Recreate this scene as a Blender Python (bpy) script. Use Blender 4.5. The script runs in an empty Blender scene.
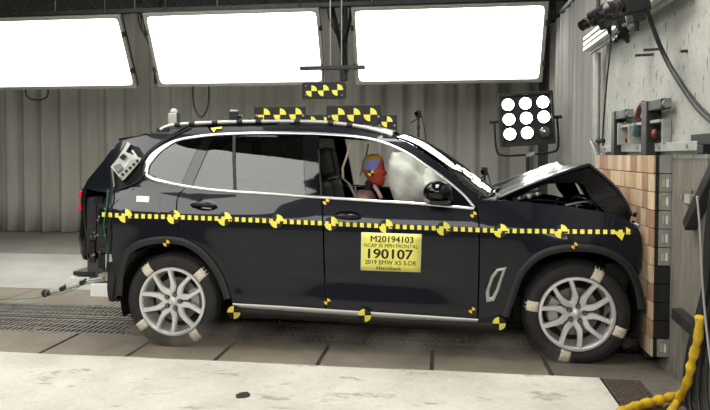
import bpy, bmesh, math, random
import numpy as np
from mathutils import Vector, Matrix
from mathutils.geometry import delaunay_2d_cdt

random.seed(7)
SC = bpy.context.scene
COL = SC.collection
PI = math.pi

# ------------------------------------------------------------------ camera
FPX = 640.0
YAW, PIT, CAMH = math.atan(85 / FPX), math.atan(20 / FPX), 1.475
cp, sp, cy_, sy_ = math.cos(PIT), math.sin(PIT), math.cos(YAW), math.sin(YAW)
CF = np.array([-sy_ * cp, cy_ * cp, -sp])
CR = np.array([cy_, sy_, 0.0])
CU = np.cross(CR, CF)
cam = bpy.data.cameras.new('camera')
cam.sensor_fit = 'HORIZONTAL'
cam.sensor_width = 36.0
cam.lens = 36.0 * FPX / 710
cam.shift_y = -30.0 / 710
cam.clip_end = 200
camo = bpy.data.objects.new('camera', cam)
COL.objects.link(camo)
camo.location = (0, 0, CAMH)
camo.rotation_euler = (PI / 2 - PIT, 0, YAW)
SC.camera = camo

# ------------------------------------------------------------------ world, lights, exposure
wd = bpy.data.worlds.new('world')
SC.world = wd
wd.use_nodes = True
wd.node_tree.nodes['Background'].inputs[0].default_value = (0.95, 1.0, 0.97, 1)
wd.node_tree.nodes['Background'].inputs[1].default_value = 0.06
SC.view_settings.view_transform = 'Standard'
SC.view_settings.look = 'None'
SC.view_settings.exposure = 0.0
SC.view_settings.gamma = 1.0
SC.view_settings.use_curve_mapping = False


def area_light(name, loc, target, sx, sy, power, col=(1.0, 0.985, 0.93)):
    l = bpy.data.lights.new(name, 'AREA')
    l.shape = 'RECTANGLE'
    l.size, l.size_y = sx, sy
    l.energy = power
    l.color = col
    o = bpy.data.objects.new(name, l)
    COL.objects.link(o)
    o.location = loc
    d = Vector(target) - Vector(loc)
    o.rotation_euler = d.to_track_quat('-Z', 'Y').to_euler()
    return o


# the hall's lamp banks under the roof: one row over the camera side, one over the lane
area_light('hall_lamp_bank', (-4.6, 1.9, 4.8), (-4.3, 2.2, 0), 5.0, 2.2, 250)
area_light('hall_lamp_bank', (-0.1, 4.5, 4.5), (0.7, 4.4, 0), 2.4, 1.0, 155)
area_light('hall_lamp_bank', (-0.8, -3.2, 4.0), (-0.6, 4.6, 0.5), 6.0, 2.0, 230)
area_light('hall_lamp_bank', (-4.2, 7.0, 4.7), (-4.2, 7.6, 0), 5.0, 2.0, 90)
area_light('hall_lamp_bank', (-3.2, 5.4, 4.9), (-3.0, 5.4, 0), 4.0, 1.6, 70)

# ------------------------------------------------------------------ pixel helpers (frame 710 x 410)
def ray(u, v):
    return CF + CR * ((u - 355) / FPX) + CU * ((175 - v) / FPX)


def at_y(u, v, y):
    d = ray(u, v)
    t = y / d[1]
    return np.array([d[0] * t, y, CAMH + d[2] * t])


def at_x(u, v, x):
    d = ray(u, v)
    t = x / d[0]
    return np.array([x, d[1] * t, CAMH + d[2] * t])


def at_z(u, v, z=0.0):
    d = ray(u, v)
    t = (z - CAMH) / d[2]
    return np.array([d[0] * t, d[1] * t, z])


# ------------------------------------------------------------------ materials
MATS = {}


def mat(name, col, rough=0.5, metal=0.0, coat=0.0, var=0.0, scale=8.0, bump=0.0, bscale=None,
        emit=None, estr=0.0, trans=0.0, ior=1.45, alpha=1.0, spec=0.5, stretch=(1, 1, 1), col2=None, detail=6):
    if name in MATS:
        return MATS[name]
    m = bpy.data.materials.new(name)
    m.use_nodes = True
    nt = m.node_tree
    b = nt.nodes['Principled BSDF']
    b.inputs['Base Color'].default_value = (*col, 1)
    b.inputs['Roughness'].default_value = rough
    b.inputs['Metallic'].default_value = metal
    b.inputs['Coat Weight'].default_value = coat
    b.inputs['Coat Roughness'].default_value = 0.03
    b.inputs['IOR'].default_value = ior
    b.inputs['Specular IOR Level'].default_value = spec
    b.inputs['Transmission Weight'].default_value = trans
    b.inputs['Alpha'].default_value = alpha
    if emit:
        b.inputs['Emission Color'].default_value = (*emit, 1)
        b.inputs['Emission Strength'].default_value = estr
    if var or bump:
        tc = nt.nodes.new('ShaderNodeTexCoord')
        mp = nt.nodes.new('ShaderNodeMapping')
        mp.inputs['Scale'].default_value = stretch
        nt.links.new(tc.outputs['Object'], mp.inputs['Vector'])
        nz = nt.nodes.new('ShaderNodeTexNoise')
        nz.inputs['Scale'].default_value = scale
        nz.inputs['Detail'].default_value = detail
        nz.inputs['Roughness'].default_value = 0.62
        nt.links.new(mp.outputs[0], nz.inputs['Vector'])
        if var:
            rp = nt.nodes.new('ShaderNodeValToRGB')
            c2 = col2 or tuple(max(0, c * (1 - var)) for c in col)
            c1 = tuple(min(1, c * (1 + var * 0.5)) for c in col) if not col2 else col
            rp.color_ramp.elements[0].position = 0.32
            rp.color_ramp.elements[1].position = 0.68
            rp.color_ramp.elements[0].color = (*c2, 1)
            rp.color_ramp.elements[1].color = (*c1, 1)
            nt.links.new(nz.outputs['Fac'], rp.inputs['Fac'])
            nt.links.new(rp.outputs['Color'], b.inputs['Base Color'])
        if bump:
            nb = nz
            if bscale:
                nb = nt.nodes.new('ShaderNodeTexNoise')
                nb.inputs['Scale'].default_value = bscale
                nb.inputs['Detail'].default_value = 4
                nt.links.new(mp.outputs[0], nb.inputs['Vector'])
            bp = nt.nodes.new('ShaderNodeBump')
            bp.inputs['Strength'].default_value = bump
            bp.inputs['Distance'].default_value = 0.02
            nt.links.new(nb.outputs['Fac'], bp.inputs['Height'])
            nt.links.new(bp.outputs['Normal'], b.inputs['Normal'])
    MATS[name] = m
    return m


def concrete(name, base, light, stain, stain_amt=0.5, scale=1.6, rough=0.75, spots=0.62, vertical=False, seed=0.0):
    """worn concrete: two broad tones, fine grain, separate dark stain marks"""
    m = bpy.data.materials.new(name)
    m.use_nodes = True
    nt = m.node_tree
    N, L = nt.nodes, nt.links
    b = N['Principled BSDF']
    b.inputs['Roughness'].default_value = rough
    b.inputs['Specular IOR Level'].default_value = 0.3
    tc = N.new('ShaderNodeTexCoord')
    mp = N.new('ShaderNodeMapping')
    mp.inputs['Location'].default_value = (seed, seed * 1.7, seed * 0.3)
    L.new(tc.outputs['Object'], mp.inputs['Vector'])

    def noise(sc, det, vec=None, ro=0.6):
        n = N.new('ShaderNodeTexNoise')
        n.inputs['Scale'].default_value = sc
        n.inputs['Detail'].default_value = det
        n.inputs['Roughness'].default_value = ro
        L.new((vec or mp).outputs[0], n.inputs['Vector'])
        return n

    def ramp(src, p0, p1, c0, c1):
        r = N.new('ShaderNodeValToRGB')
        r.color_ramp.elements[0].position = p0
        r.color_ramp.elements[1].position = p1
        r.color_ramp.elements[0].color = (*c0, 1)
        r.color_ramp.elements[1].color = (*c1, 1)
        L.new(src.outputs['Fac'], r.inputs['Fac'])
        return r
    big = ramp(noise(scale, 7), 0.35, 0.65, base, light)
    fine = ramp(noise(scale * 28, 4), 0.3, 0.7, (0.86,) * 3, (1.06,) * 3)
    mul = N.new('ShaderNodeMixRGB')
    mul.blend_type = 'MULTIPLY'
    mul.inputs[0].default_value = 0.7
    L.new(big.outputs[0], mul.inputs[1])
    L.new(fine.outputs[0], mul.inputs[2])
    mp2 = N.new('ShaderNodeMapping')
    mp2.inputs['Scale'].default_value = (1.4, 5.0, 1.1) if vertical else (1.0, 2.2, 1.0)
    mp2.inputs['Location'].default_value = (3.3 + seed, 1.1, 7.0)
    L.new(tc.outputs['Object'], mp2.inputs['Vector'])
    st = ramp(noise(scale * 2.6, 9, mp2, 0.72), spots, spots + 0.07, (0, 0, 0), (1, 1, 1))
    sm = N.new('ShaderNodeMath')
    sm.operation = 'MULTIPLY'
    sm.inputs[1].default_value = stain_amt
    L.new(st.outputs[0], sm.inputs[0])
    mx = N.new('ShaderNodeMixRGB')
    L.new(sm.outputs[0], mx.inputs[0])
    L.new(mul.outputs[0], mx.inputs[1])
    mx.inputs[2].default_value = (*stain, 1)
    if vertical:
        # sharp upright chips knocked out of the face
        mp3 = N.new('ShaderNodeMapping')
        mp3.inputs['Scale'].default_value = (1.0, 2.6, 0.8)
        L.new(tc.outputs['Object'], mp3.inputs['Vector'])
        chip = ramp(noise(13, 2.5, mp3, 0.5), 0.645, 0.68, (0, 0, 0), (0.85, 0.85, 0.85))
        mx2 = N.new('ShaderNodeMixRGB')
        L.new(chip.outputs[0], mx2.inputs[0])
        L.new(mx.outputs[0], mx2.inputs[1])
        mx2.inputs[2].default_value = (0.05, 0.05, 0.045, 1)
        mx = mx2
    L.new(mx.outputs[0], b.inputs['Base Color'])
    bp = N.new('ShaderNodeBump')
    bp.inputs['Strength'].default_value = 0.25
    bp.inputs['Distance'].default_value = 0.01
    L.new(noise(scale * 18, 5).outputs['Fac'], bp.inputs['Height'])
    L.new(bp.outputs['Normal'], b.inputs['Normal'])
    MATS[name] = m
    return m


M = dict(
    paint=mat('dark_blue_paint', (0.007, 0.0085, 0.013), 0.30, 0.0, 0.55, spec=0.12),
    black_plastic=mat('black_plastic', (0.016, 0.016, 0.017), 0.55, var=0.3, scale=30),
    gloss_black=mat('gloss_black', (0.004, 0.004, 0.005), 0.05),
    inside=mat('cabin_black', (0.010, 0.010, 0.010), 0.8),
    chrome=mat('satin_chrome', (0.70, 0.70, 0.69), 0.28, 1.0),
    satin=mat('satin_aluminium', (0.47, 0.47, 0.455), 0.42, 1.0),
    alloy=mat('wheel_alloy', (0.72, 0.72, 0.71), 0.38, 0.45, var=0.06, scale=20),
    rubber=mat('tyre_rubber', (0.020, 0.019, 0.018), 0.75, var=0.35, scale=9),
    steel=mat('dull_steel', (0.30, 0.30, 0.29), 0.5, 0.8, var=0.3, scale=15),
    disc=mat('brake_disc', (0.22, 0.21, 0.20), 0.45, 0.8, var=0.2, scale=20),
    caliper=mat('caliper_grey', (0.42, 0.43, 0.44), 0.4, 0.6),
    chalk=mat('chalk_tape', (0.72, 0.66, 0.52), 0.9, var=0.3, scale=60),
    yellow=mat('target_yellow', (0.92, 0.80, 0.10), 0.55),
    orange=mat('target_orange', (0.92, 0.55, 0.03), 0.55),
    tape_black=mat('target_black', (0.008, 0.008, 0.008), 0.5),
    label=mat('label_yellow', (0.96, 0.89, 0.19), 0.5),
    ink=mat('label_ink', (0.01, 0.01, 0.01), 0.6),
    label_edge=mat('label_margin', (0.85, 0.85, 0.78), 0.5),
    white=mat('white_plastic', (0.80, 0.80, 0.76), 0.5, var=0.08, scale=12),
    grey_box=mat('instrument_grey', (0.50, 0.51, 0.48), 0.5, 0.2, var=0.1, scale=20),
    red=mat('tail_lamp_red', (0.75, 0.01, 0.02), 0.15, emit=(0.9, 0.01, 0.02), estr=0.25),
    board=mat('target_board_black', (0.012, 0.012, 0.012), 0.6, var=0.3, scale=25),
    green=mat('green_wire', (0.02, 0.24, 0.16), 0.5),
    cable=mat('black_cable', (0.016, 0.016, 0.016), 0.5),
    sleeve=mat('yellow_sleeve', (0.66, 0.42, 0.018), 0.6, var=0.35, scale=14, bump=0.5, bscale=22),
    dark_steel=mat('dark_painted_steel', (0.033, 0.033, 0.032), 0.5, 0.3, var=0.4, scale=12),
    grey_paint=mat('grey_painted_steel', (0.33, 0.35, 0.31), 0.55, var=0.25, scale=10),
    rust=mat('rusty_red', (0.22, 0.045, 0.028), 0.6, var=0.4, scale=30),
    teal=mat('teal_paint', (0.045, 0.11, 0.12), 0.5),
    frame=mat('lamp_frame', (0.42, 0.42, 0.38), 0.5, 0.6, var=0.15, scale=10),
    diffuser=mat('lit_diffuser', (0.9, 0.9, 0.9), 0.6, emit=(1.0, 0.995, 0.96), estr=5.0),
    bulb=mat('lit_bulb', (0.9, 0.9, 0.9), 0.5, emit=(1.0, 0.97, 0.86), estr=16.0),
    bulb_off=mat('unlit_bulb', (0.20, 0.20, 0.18), 0.15, 0.6, var=0.6, scale=40),
    airbag=mat('airbag_cloth', (0.74, 0.73, 0.67), 0.85, var=0.06, scale=8, bump=0.25, bscale=26),
    seat=mat('seat_leather', (0.010, 0.010, 0.010), 0.5),
    belt=mat('belt_webbing', (0.62, 0.52, 0.36), 0.8),
    skin=mat('dummy_vinyl_red', (0.50, 0.075, 0.035), 0.5),
    d_yellow=mat('dummy_yellow', (0.46, 0.27, 0.03), 0.5),
    d_blue=mat('dummy_blue', (0.20, 0.23, 0.62), 0.5),
    shirt=mat('dummy_shirt', (0.36, 0.22, 0.19), 0.9),
    glass=mat('tinted_glass', (0.50, 0.53, 0.52), 0.02, trans=1.0, ior=1.02, spec=0.5),
)
M['concrete_front'] = concrete('pale_concrete', (0.50, 0.48, 0.415), (0.68, 0.66, 0.59), (0.20, 0.16, 0.11), 0.6, 1.3, spots=0.575)
M['concrete_back'] = concrete('grey_concrete', (0.37, 0.365, 0.33), (0.50, 0.49, 0.45), (0.28, 0.25, 0.2), 0.4, 1.1, spots=0.64, seed=4)
M['concrete_lane'] = concrete('brown_lane_concrete', (0.19, 0.16, 0.125), (0.265, 0.23, 0.18), (0.09, 0.075, 0.06), 0.5, 1.5, spots=0.6, seed=9)
M['concrete_dark'] = concrete('dark_lane_concrete', (0.115, 0.10, 0.08), (0.165, 0.145, 0.118), (0.05, 0.042, 0.034), 0.5, 1.7, spots=0.58, seed=13)  # darker concrete for the slabs at the barrier end
M['concrete_wall'] = concrete('barrier_concrete', (0.31, 0.31, 0.28), (0.44, 0.44, 0.40), (0.12, 0.12, 0.10), 0.5, 1.8, spots=0.60, vertical=True, seed=2)
M['concrete_far'] = concrete('brown_grey_concrete', (0.22, 0.21, 0.185), (0.28, 0.27, 0.24), (0.12, 0.1, 0.08), 0.3, 1.1, seed=6)
M['joint'] = mat('joint_dirt', (0.085, 0.070, 0.055), 0.9, var=0.4, scale=20)

# glass: clear sheet with a faint reflection
def glass_mat(name, tint, refl=1.0):
    m = bpy.data.materials.new(name)
    m.use_nodes = True
    nt = m.node_tree
    nt.nodes.clear()
    out = nt.nodes.new('ShaderNodeOutputMaterial')
    tr = nt.nodes.new('ShaderNodeBsdfTransparent')
    tr.inputs[0].default_value = (*tint, 1)
    gl = nt.nodes.new('ShaderNodeBsdfGlossy')
    gl.inputs['Roughness'].default_value = 0.01
    gl.inputs[0].default_value = (refl, refl, refl, 1)
    fr = nt.nodes.new('ShaderNodeFresnel')
    fr.inputs[0].default_value = 1.5
    mx = nt.nodes.new('ShaderNodeMixShader')
    nt.links.new(fr.outputs[0], mx.inputs[0])
    nt.links.new(tr.outputs[0], mx.inputs[1])
    nt.links.new(gl.outputs[0], mx.inputs[2])
    nt.links.new(mx.outputs[0], out.inputs[0])
    return m


M['glass'] = glass_mat('privacy_glass', (0.36, 0.37, 0.36))
M['windscreen'] = glass_mat('windscreen_glass', (0.80, 0.85, 0.82))

# ------------------------------------------------------------------ object helpers
ORG = {}


def origin(o):
    return ORG.get(o.name, Vector((0, 0, 0)))


def link(o, name, parent, org):
    COL.objects.link(o)
    ORG[o.name] = Vector(org)
    if parent is not None:
        o.parent = parent
        o.location = Vector(org) - origin(parent)
    else:
        o.location = org
    return o


def tag(o, label=None, cat=None, group=None, kind=None):
    if label:
        o['label'] = label
    if cat:
        o['category'] = cat
    if group:
        o['group'] = group
    if kind:
        o['kind'] = kind
    return o


def empty(name, loc, parent=None):
    o = bpy.data.objects.new(name, None)
    o.empty_display_size = 0.1
    return link(o, name, parent, loc)


def add_mesh(name, me, parent=None, org=None):
    if org is None:
        org = origin(parent) if parent is not None else (0, 0, 0)
    o = bpy.data.objects.new(name, me)
    return link(o, name, parent, org)


class MB:
    """collects world-space shapes; build() links them as one mesh object"""

    def __init__(self):
        self.v, self.f = [], []

    def add(self, v, f):
        k = len(self.v)
        self.v += [tuple(map(float, p)) for p in v]
        self.f += [tuple(i + k for i in q) for q in f]
        return self

    def box(self, a, b):
        x0, y0, z0 = a
        x1, y1, z1 = b
        return self.add([(x0, y0, z0), (x1, y0, z0), (x1, y1, z0), (x0, y1, z0), (x0, y0, z1), (x1, y0, z1), (x1, y1, z1), (x0, y1, z1)],
                        [(0, 3, 2, 1), (4, 5, 6, 7), (0, 1, 5, 4), (1, 2, 6, 5), (2, 3, 7, 6), (3, 0, 4, 7)])

    def obox(self, c, ax, ay, az):
        """oriented box: centre and three half-axis vectors"""
        c, ax, ay, az = map(np.array, (c, ax, ay, az))
        v = [c + sx * ax + sy * ay + sz * az for sz in (-1, 1) for sx, sy in ((-1, -1), (1, -1), (1, 1), (-1, 1))]
        return self.add(v, [(0, 3, 2, 1), (4, 5, 6, 7), (0, 1, 5, 4), (1, 2, 6, 5), (2, 3, 7, 6), (3, 0, 4, 7)])

    def cyl(self, a, b, r, n=12, r2=None):
        return self.tube([a, b], [r, r if r2 is None else r2], n)

    def tube(self, pts, r, n=8):
        pts = [np.array(p, float) for p in pts]
        if not hasattr(r, '__len__'):
            r = [r] * len(pts)
        vs, fs = [], []
        prev = None
        for i, p in enumerate(pts):
            d = pts[min(i + 1, len(pts) - 1)] - pts[max(i - 1, 0)]
            d = d / (np.linalg.norm(d) + 1e-9)
            if prev is None:
                a = np.cross(d, (0, 0, 1)) if abs(d[2]) < 0.9 else np.cross(d, (1, 0, 0))
            else:
                a = prev - d * np.dot(prev, d)
            a = a / (np.linalg.norm(a) + 1e-9)
            prev = a
            b = np.cross(d, a)
            for k in range(n):
                t = 2 * PI * k / n
                vs.append(p + r[i] * (a * math.cos(t) + b * math.sin(t)))
        for i in range(len(pts) - 1):
            for k in range(n):
                fs.append((i * n + k, i * n + (k + 1) % n, (i + 1) * n + (k + 1) % n, (i + 1) * n + k))
        fs.append(tuple(range(n - 1, -1, -1)))
        fs.append(tuple((len(pts) - 1) * n + k for k in range(n)))
        return self.add(vs, fs)

    def lathe(self, prof, c, axis='Y', n=48, sgn=1):
        """profile of (radius, along) turned about an axis through c"""
        vs, fs = [], []
        for r, h in prof:
            for k in range(n):
                t = 2 * PI * k / n
                x, z = r * math.cos(t), r * math.sin(t)
                if axis == 'Y':
                    vs.append((c[0] + x, c[1] + sgn * h, c[2] + z))
                elif axis == 'Z':
                    vs.append((c[0] + x, c[1] + z, c[2] + h))
                else:
                    vs.append((c[0] + sgn * h, c[1] + x, c[2] + z))
        for i in range(len(prof) - 1):
            for k in range(n):
                q = (i * n + k, i * n + (k + 1) % n, (i + 1) * n + (k + 1) % n, (i + 1) * n + k)
                fs.append(q)
        return self.add(vs, fs)

    def ball(self, c, rx, ry, rz, nu=16, nv=10):
        vs, fs = [], []
        for j in range(nv + 1):
            ph = PI * j / nv
            for k in range(nu):
                t = 2 * PI * k / nu
                vs.append((c[0] + rx * math.sin(ph) * math.cos(t), c[1] + ry * math.sin(ph) * math.sin(t), c[2] + rz * math.cos(ph)))
        for j in range(nv):
            for k in range(nu):
                fs.append((j * nu + k, (j + 1) * nu + k, (j + 1) * nu + (k + 1) % nu, j * nu + (k + 1) % nu))
        return self.add(vs, fs)

    def prism(self, poly, d):
        """3-D polygon swept by vector d"""
        n = len(poly)
        d = np.array(d)
        v = [np.array(p) for p in poly] + [np.array(p) + d for p in poly]
        f = [tuple(range(n)), tuple(range(2 * n - 1, n - 1, -1))]
        f += [(i, i + n, (i + 1) % n + n, (i + 1) % n) for i in range(n)]
        return self.add(v, f)

    def grid(self, rows, close=False):
        n = len(rows[0])
        v = [p for r in rows for p in r]
        f = []
        for i in range(len(rows) - 1):
            for k in range(n - 1):
                f.append((i * n + k, i * n + k + 1, (i + 1) * n + k + 1, (i + 1) * n + k))
        return self.add(v, f)

    def mesh(self, name, m, smooth=False, org=(0, 0, 0), fix=True, angle=None):
        me = bpy.data.meshes.new(name)
        o = Vector(org)
        me.from_pydata([Vector(p) - o for p in self.v], [], self.f)
        if fix:
            bm = bmesh.new()
            bm.from_mesh(me)
            bmesh.ops.remove_doubles(bm, verts=bm.verts, dist=1e-5)
            bmesh.ops.recalc_face_normals(bm, faces=bm.faces)
            bm.to_mesh(me)
            bm.free()
        if isinstance(m, (list, tuple)):
            for q in m:
                me.materials.append(q)
        else:
            me.materials.append(m)
        if smooth:
            me.shade_smooth()
            if angle:
                me.set_sharp_from_angle(angle=math.radians(angle))
        me.update()
        return me

    def build(self, name, m, parent=None, org=None, smooth=False, angle=None, bevel=0, solid=0, subd=0, fix=True):
        if org is None:
            org = origin(parent) if parent is not None else (0, 0, 0)
        o = add_mesh(name, self.mesh(name, m, smooth, org, fix, angle), parent, org)
        if solid:
            k = o.modifiers.new('thickness', 'SOLIDIFY')
            k.thickness = solid
            k.offset = 0
        if bevel:
            k = o.modifiers.new('bevel', 'BEVEL')
            k.width = bevel
            k.segments = 2
            k.limit_method = 'ANGLE'
        if subd:
            k = o.modifiers.new('subd', 'SUBSURF')
            k.levels = k.render_levels = subd
        return o


def crom(pts, n=6, closed=False):
    """Catmull-Rom through points"""
    p = [np.array(q, float) for q in pts]
    N = len(p)
    out = []
    rng = range(N if closed else N - 1)
    for i in rng:
        if closed:
            a, b, c, d = p[i - 1], p[i], p[(i + 1) % N], p[(i + 2) % N]
        else:
            a, b, c, d = p[max(i - 1, 0)], p[i], p[i + 1], p[min(i + 2, N - 1)]
        for k in range(n):
            t = k / n
            out.append(0.5 * ((2 * b) + (c - a) * t + (2 * a - 5 * b + 4 * c - d) * t * t + (3 * b - a - 3 * c + d) * t ** 3))
    if not closed:
        out.append(p[-1])
    return out


def lerp(a, b, t):
    return a + (b - a) * t

# ================================================================== THE HALL
YEDGE, YG0, YR0, YR1, YG1, YBACK = 4.35, 4.90, 5.345, 5.425, 5.85, 6.50
floor = MB().box((-14, -4, -0.10), (1.56, 12.2, -0.03)).build('floor', M['joint'])
tag(floor, 'concrete test hall floor with a dark sunken track lane', None, None, 'structure')


def slab(x0, x1, y0, y1, m, z0=-0.03, z1=0.0, rag=0.0, name='concrete_slab'):
    b = MB()
    if rag:
        n = 40
        top = []
        for i in range(n + 1):
            x = lerp(x0, x1, i / n)
            top.append((x, y1 + random.uniform(-rag, rag), z1))
        poly = [(x0, y0, z1), (x1, y0, z1)] + top[::-1]
        b.prism(poly, (0, 0, z0 - z1))
    else:
        b.box((x0, y0, z0), (x1, y1, z1))
    return b.build(name, m, floor)


# pale foreground slabs with a ragged broken edge at the lane
slab(-9.0, 1.045, -3.5, YEDGE, M['concrete_front'], -0.03, 0.008, rag=0.012)
slab(1.06, 1.55, -3.5, 3.62, M['concrete_front'], -0.03, 0.008)
# darker slab beside the barrier foot, and the tread plate
slab(1.30, 1.55, 3.64, YEDGE, M['concrete_dark'], -0.03, 0.002)
# near lane slabs split by joints
xs = [-9.2, -5.95, -5.2, -4.45, -3.70, -2.95, -2.27, -1.60, -0.85, -0.05, 0.75, 1.55]
for i in range(len(xs) - 1):
    slab(xs[i] + 0.016, xs[i + 1] - 0.016, YEDGE + 0.01, YG0, M['concrete_dark' if xs[i] > 0.7 else 'concrete_lane'])
xs = [-9.2, -5.6, -4.4, -3.2, -2.0, -0.8, 0.4, 1.55]
for i in range(len(xs) - 1):
    slab(xs[i] + 0.006, xs[i + 1] - 0.006, YG1, YBACK - 0.006, M['concrete_lane'])
slab(-13.5, 1.55, YBACK, 8.8, M['concrete_back'], -0.03, 0.004)
slab(-13.5, 1.55, 8.81, 12.0, M['concrete_far'], -0.03, 0.003)

# grates either side of the tow rail: bars across the slot
gm = mat('grate_steel', (0.22, 0.20, 0.17), 0.5, 0.4, var=0.45, scale=6)
for (ya, yb) in ((YG0 + 0.01, YR0 - 0.012), (YR1 + 0.012, YG1 - 0.01)):
    x = -9.0
    while x < 1.5:
        L = min(0.92, 1.52 - x)
        b = MB()
        b.box((x, ya, -0.028), (x + L, ya + 0.03, -0.001)).box((x, yb - 0.03, -0.028), (x + L, yb, -0.001))
        k = 0
        n = max(2, int(L / 0.05))
        for k in range(n + 1):
            xx = x + (L - 0.022) * k / n
            b.box((xx, ya + 0.03, -0.026), (xx + 0.022, yb - 0.03, -0.002))
        for q in (0.33, 0.66):
            yy = lerp(ya, yb, q)
            b.box((x, yy - 0.008, -0.024), (x + L, yy + 0.008, -0.003))
        b.build('grate', gm, floor)
        x += 0.935
rl = MB()
rl.box((-9.0, YR0, -0.03), (1.5, YR0 + 0.024, 0.008)).box((-9.0, YR1 - 0.024, -0.03), (1.5, YR1, 0.008))
rl.build('tow_rail', mat('rail_steel', (0.34, 0.32, 0.29), 0.35, 0.85, var=0.3, scale=4), floor)

# tread plate: dark steel with raised diamonds
pl = MB().box((1.055, 3.45, -0.02), (1.29, YEDGE - 0.02, 0.010)).build('tread_plate', mat('tread_plate_steel', (0.095, 0.075, 0.060), 0.5, 0.5, var=0.4, scale=14))
tag(pl, 'dark diamond tread plate set in the floor beside the barrier foot', 'floor plate')
pl.name = 'tread_plate'
b = MB()
for i in range(9):
    for j in range(34):
        cx, cyy = 1.068 + i * 0.0262, 3.47 + j * 0.0256
        s = 1 if (i + j) % 2 else -1
        b.obox((cx, cyy, 0.011), (0.009, 0.006 * s, 0), (-0.002 * s, 0.003, 0), (0, 0, 0.0022))
ob = b.build('tread_pattern', mat('tread_raised', (0.19, 0.155, 0.13), 0.45, 0.4), pl)
ob['kind'] = 'stuff'

# ---- barrier wall (concrete block at the end of the lane)
XW = 1.56
wall = MB().box((XW, 1.2, -0.1), (3.2, 6.36, 4.6)).build('wall_right', M['concrete_wall'])
tag(wall, 'scarred concrete crash barrier block at the end of the lane', None, None, 'structure')

# brown-grey sheets darkening the lower barrier face on the near side of the timber
wm = mat('brown_grey_sheet', (0.185, 0.170, 0.140), 0.8, var=0.35, scale=5, stretch=(3, 7, 0.8), bump=0.15, bscale=30)
for k, (ya, yb) in enumerate(((3.98, 4.56), (3.36, 3.97), (2.75, 3.35))):
    MB().box((1.552, ya, 0.0), (1.5602, yb, 1.455 - 0.008 * k)).build('lower_wall_sheet', wm, wall)

# ---- curtains
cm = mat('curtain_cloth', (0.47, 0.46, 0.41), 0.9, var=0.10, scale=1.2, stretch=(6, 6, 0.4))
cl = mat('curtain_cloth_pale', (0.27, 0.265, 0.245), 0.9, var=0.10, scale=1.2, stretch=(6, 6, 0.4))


def curtain(name, p0, p1, z0, z1, m, amp, wl, seed):
    rnd = random.Random(seed)
    p0, p1 = np.array(p0), np.array(p1)
    Lc = np.linalg.norm(p1 - p0)
    d = (p1 - p0) / Lc
    nrm = np.array([-d[1], d[0]])
    n = int(Lc / wl * 10)
    ph = [rnd.uniform(0, 6) for _ in range(4)]
    rows = []
    for j, z in enumerate(np.linspace(z0, z1, 7)):
        row = []
        k = 1 + 0.25 * (1 - j / 6)
        for i in range(n + 1):
            s = Lc * i / n
            a = amp * k * (math.sin(2 * PI * s / wl + ph[0] + 0.9 * math.sin(s * 1.7 + ph[1])) * (0.75 + 0.25 * math.sin(s * 2.9 + ph[2]))
                           + 0.25 * math.sin(2 * PI * s / wl * 2.3 + ph[3]))
            q = p0 + d * s + nrm * a
            row.append((q[0], q[1], z))
        rows.append(row)
    return MB().grid(rows).build(name, m, smooth=True, solid=0.006)


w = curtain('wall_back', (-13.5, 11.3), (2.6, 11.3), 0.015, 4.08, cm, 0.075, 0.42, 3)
tag(w, 'grey pleated curtain closing the back of the hall', None, None, 'structure')
# fill wall behind, so that the curtain closes against something solid
w2 = MB().box((-14, 12.0, -0.1), (3.2, 12.2, 5.6)).build('wall_outer', mat('dark_hall_wall', (0.10, 0.10, 0.09), 0.9))
tag(w2, 'dark outer wall behind the back curtain', None, None, 'structure')
w3 = MB().box((-14.2, -4, -0.1), (-14, 12.2, 5.6)).build('wall_left', mat('grey_hall_wall', (0.25, 0.25, 0.23), 0.9))
tag(w3, 'plain grey end wall of the hall', None, None, 'structure')
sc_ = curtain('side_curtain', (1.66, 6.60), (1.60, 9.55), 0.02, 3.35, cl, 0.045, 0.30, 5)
tag(sc_, 'pale pleated curtain hanging beside the end of the concrete barrier', 'curtain')
tr = MB().cyl((1.63, 6.5, 3.40), (1.60, 9.55, 3.40), 0.03, 10).build('curtain_track', M['dark_steel'])
tag(tr, 'dark round track above the pale side curtain', 'curtain track')
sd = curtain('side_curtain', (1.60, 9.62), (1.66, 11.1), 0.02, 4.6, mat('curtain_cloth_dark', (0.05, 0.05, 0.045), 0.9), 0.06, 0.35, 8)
tag(sd, 'nearly black pleated curtain in the corner behind the multi lamp floodlight', 'curtain')

ceil_ = MB().box((-14, -4, 5.5), (3.2, 12.2, 5.6)).build('ceiling', mat('dark_ceiling', (0.10, 0.105, 0.10), 0.85, var=0.2, scale=2))
tag(ceil_, 'dark corrugated hall roof', None, None, 'structure')
rib = MB()
for i in range(42):
    x = -13.5 + i * 0.4
    rib.box((x, -4, 5.44), (x + 0.12, 12, 5.5))
rib.build('roof_ribs', MATS['dark_ceiling'], ceil_)['kind'] = 'stuff'

# ---- light banks hung in front of the curtain
PT = math.radians(27)
PU = np.array([0, -math.sin(PT), math.cos(PT)])
PN = np.array([0, -math.cos(PT), -math.sin(PT)])


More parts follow.
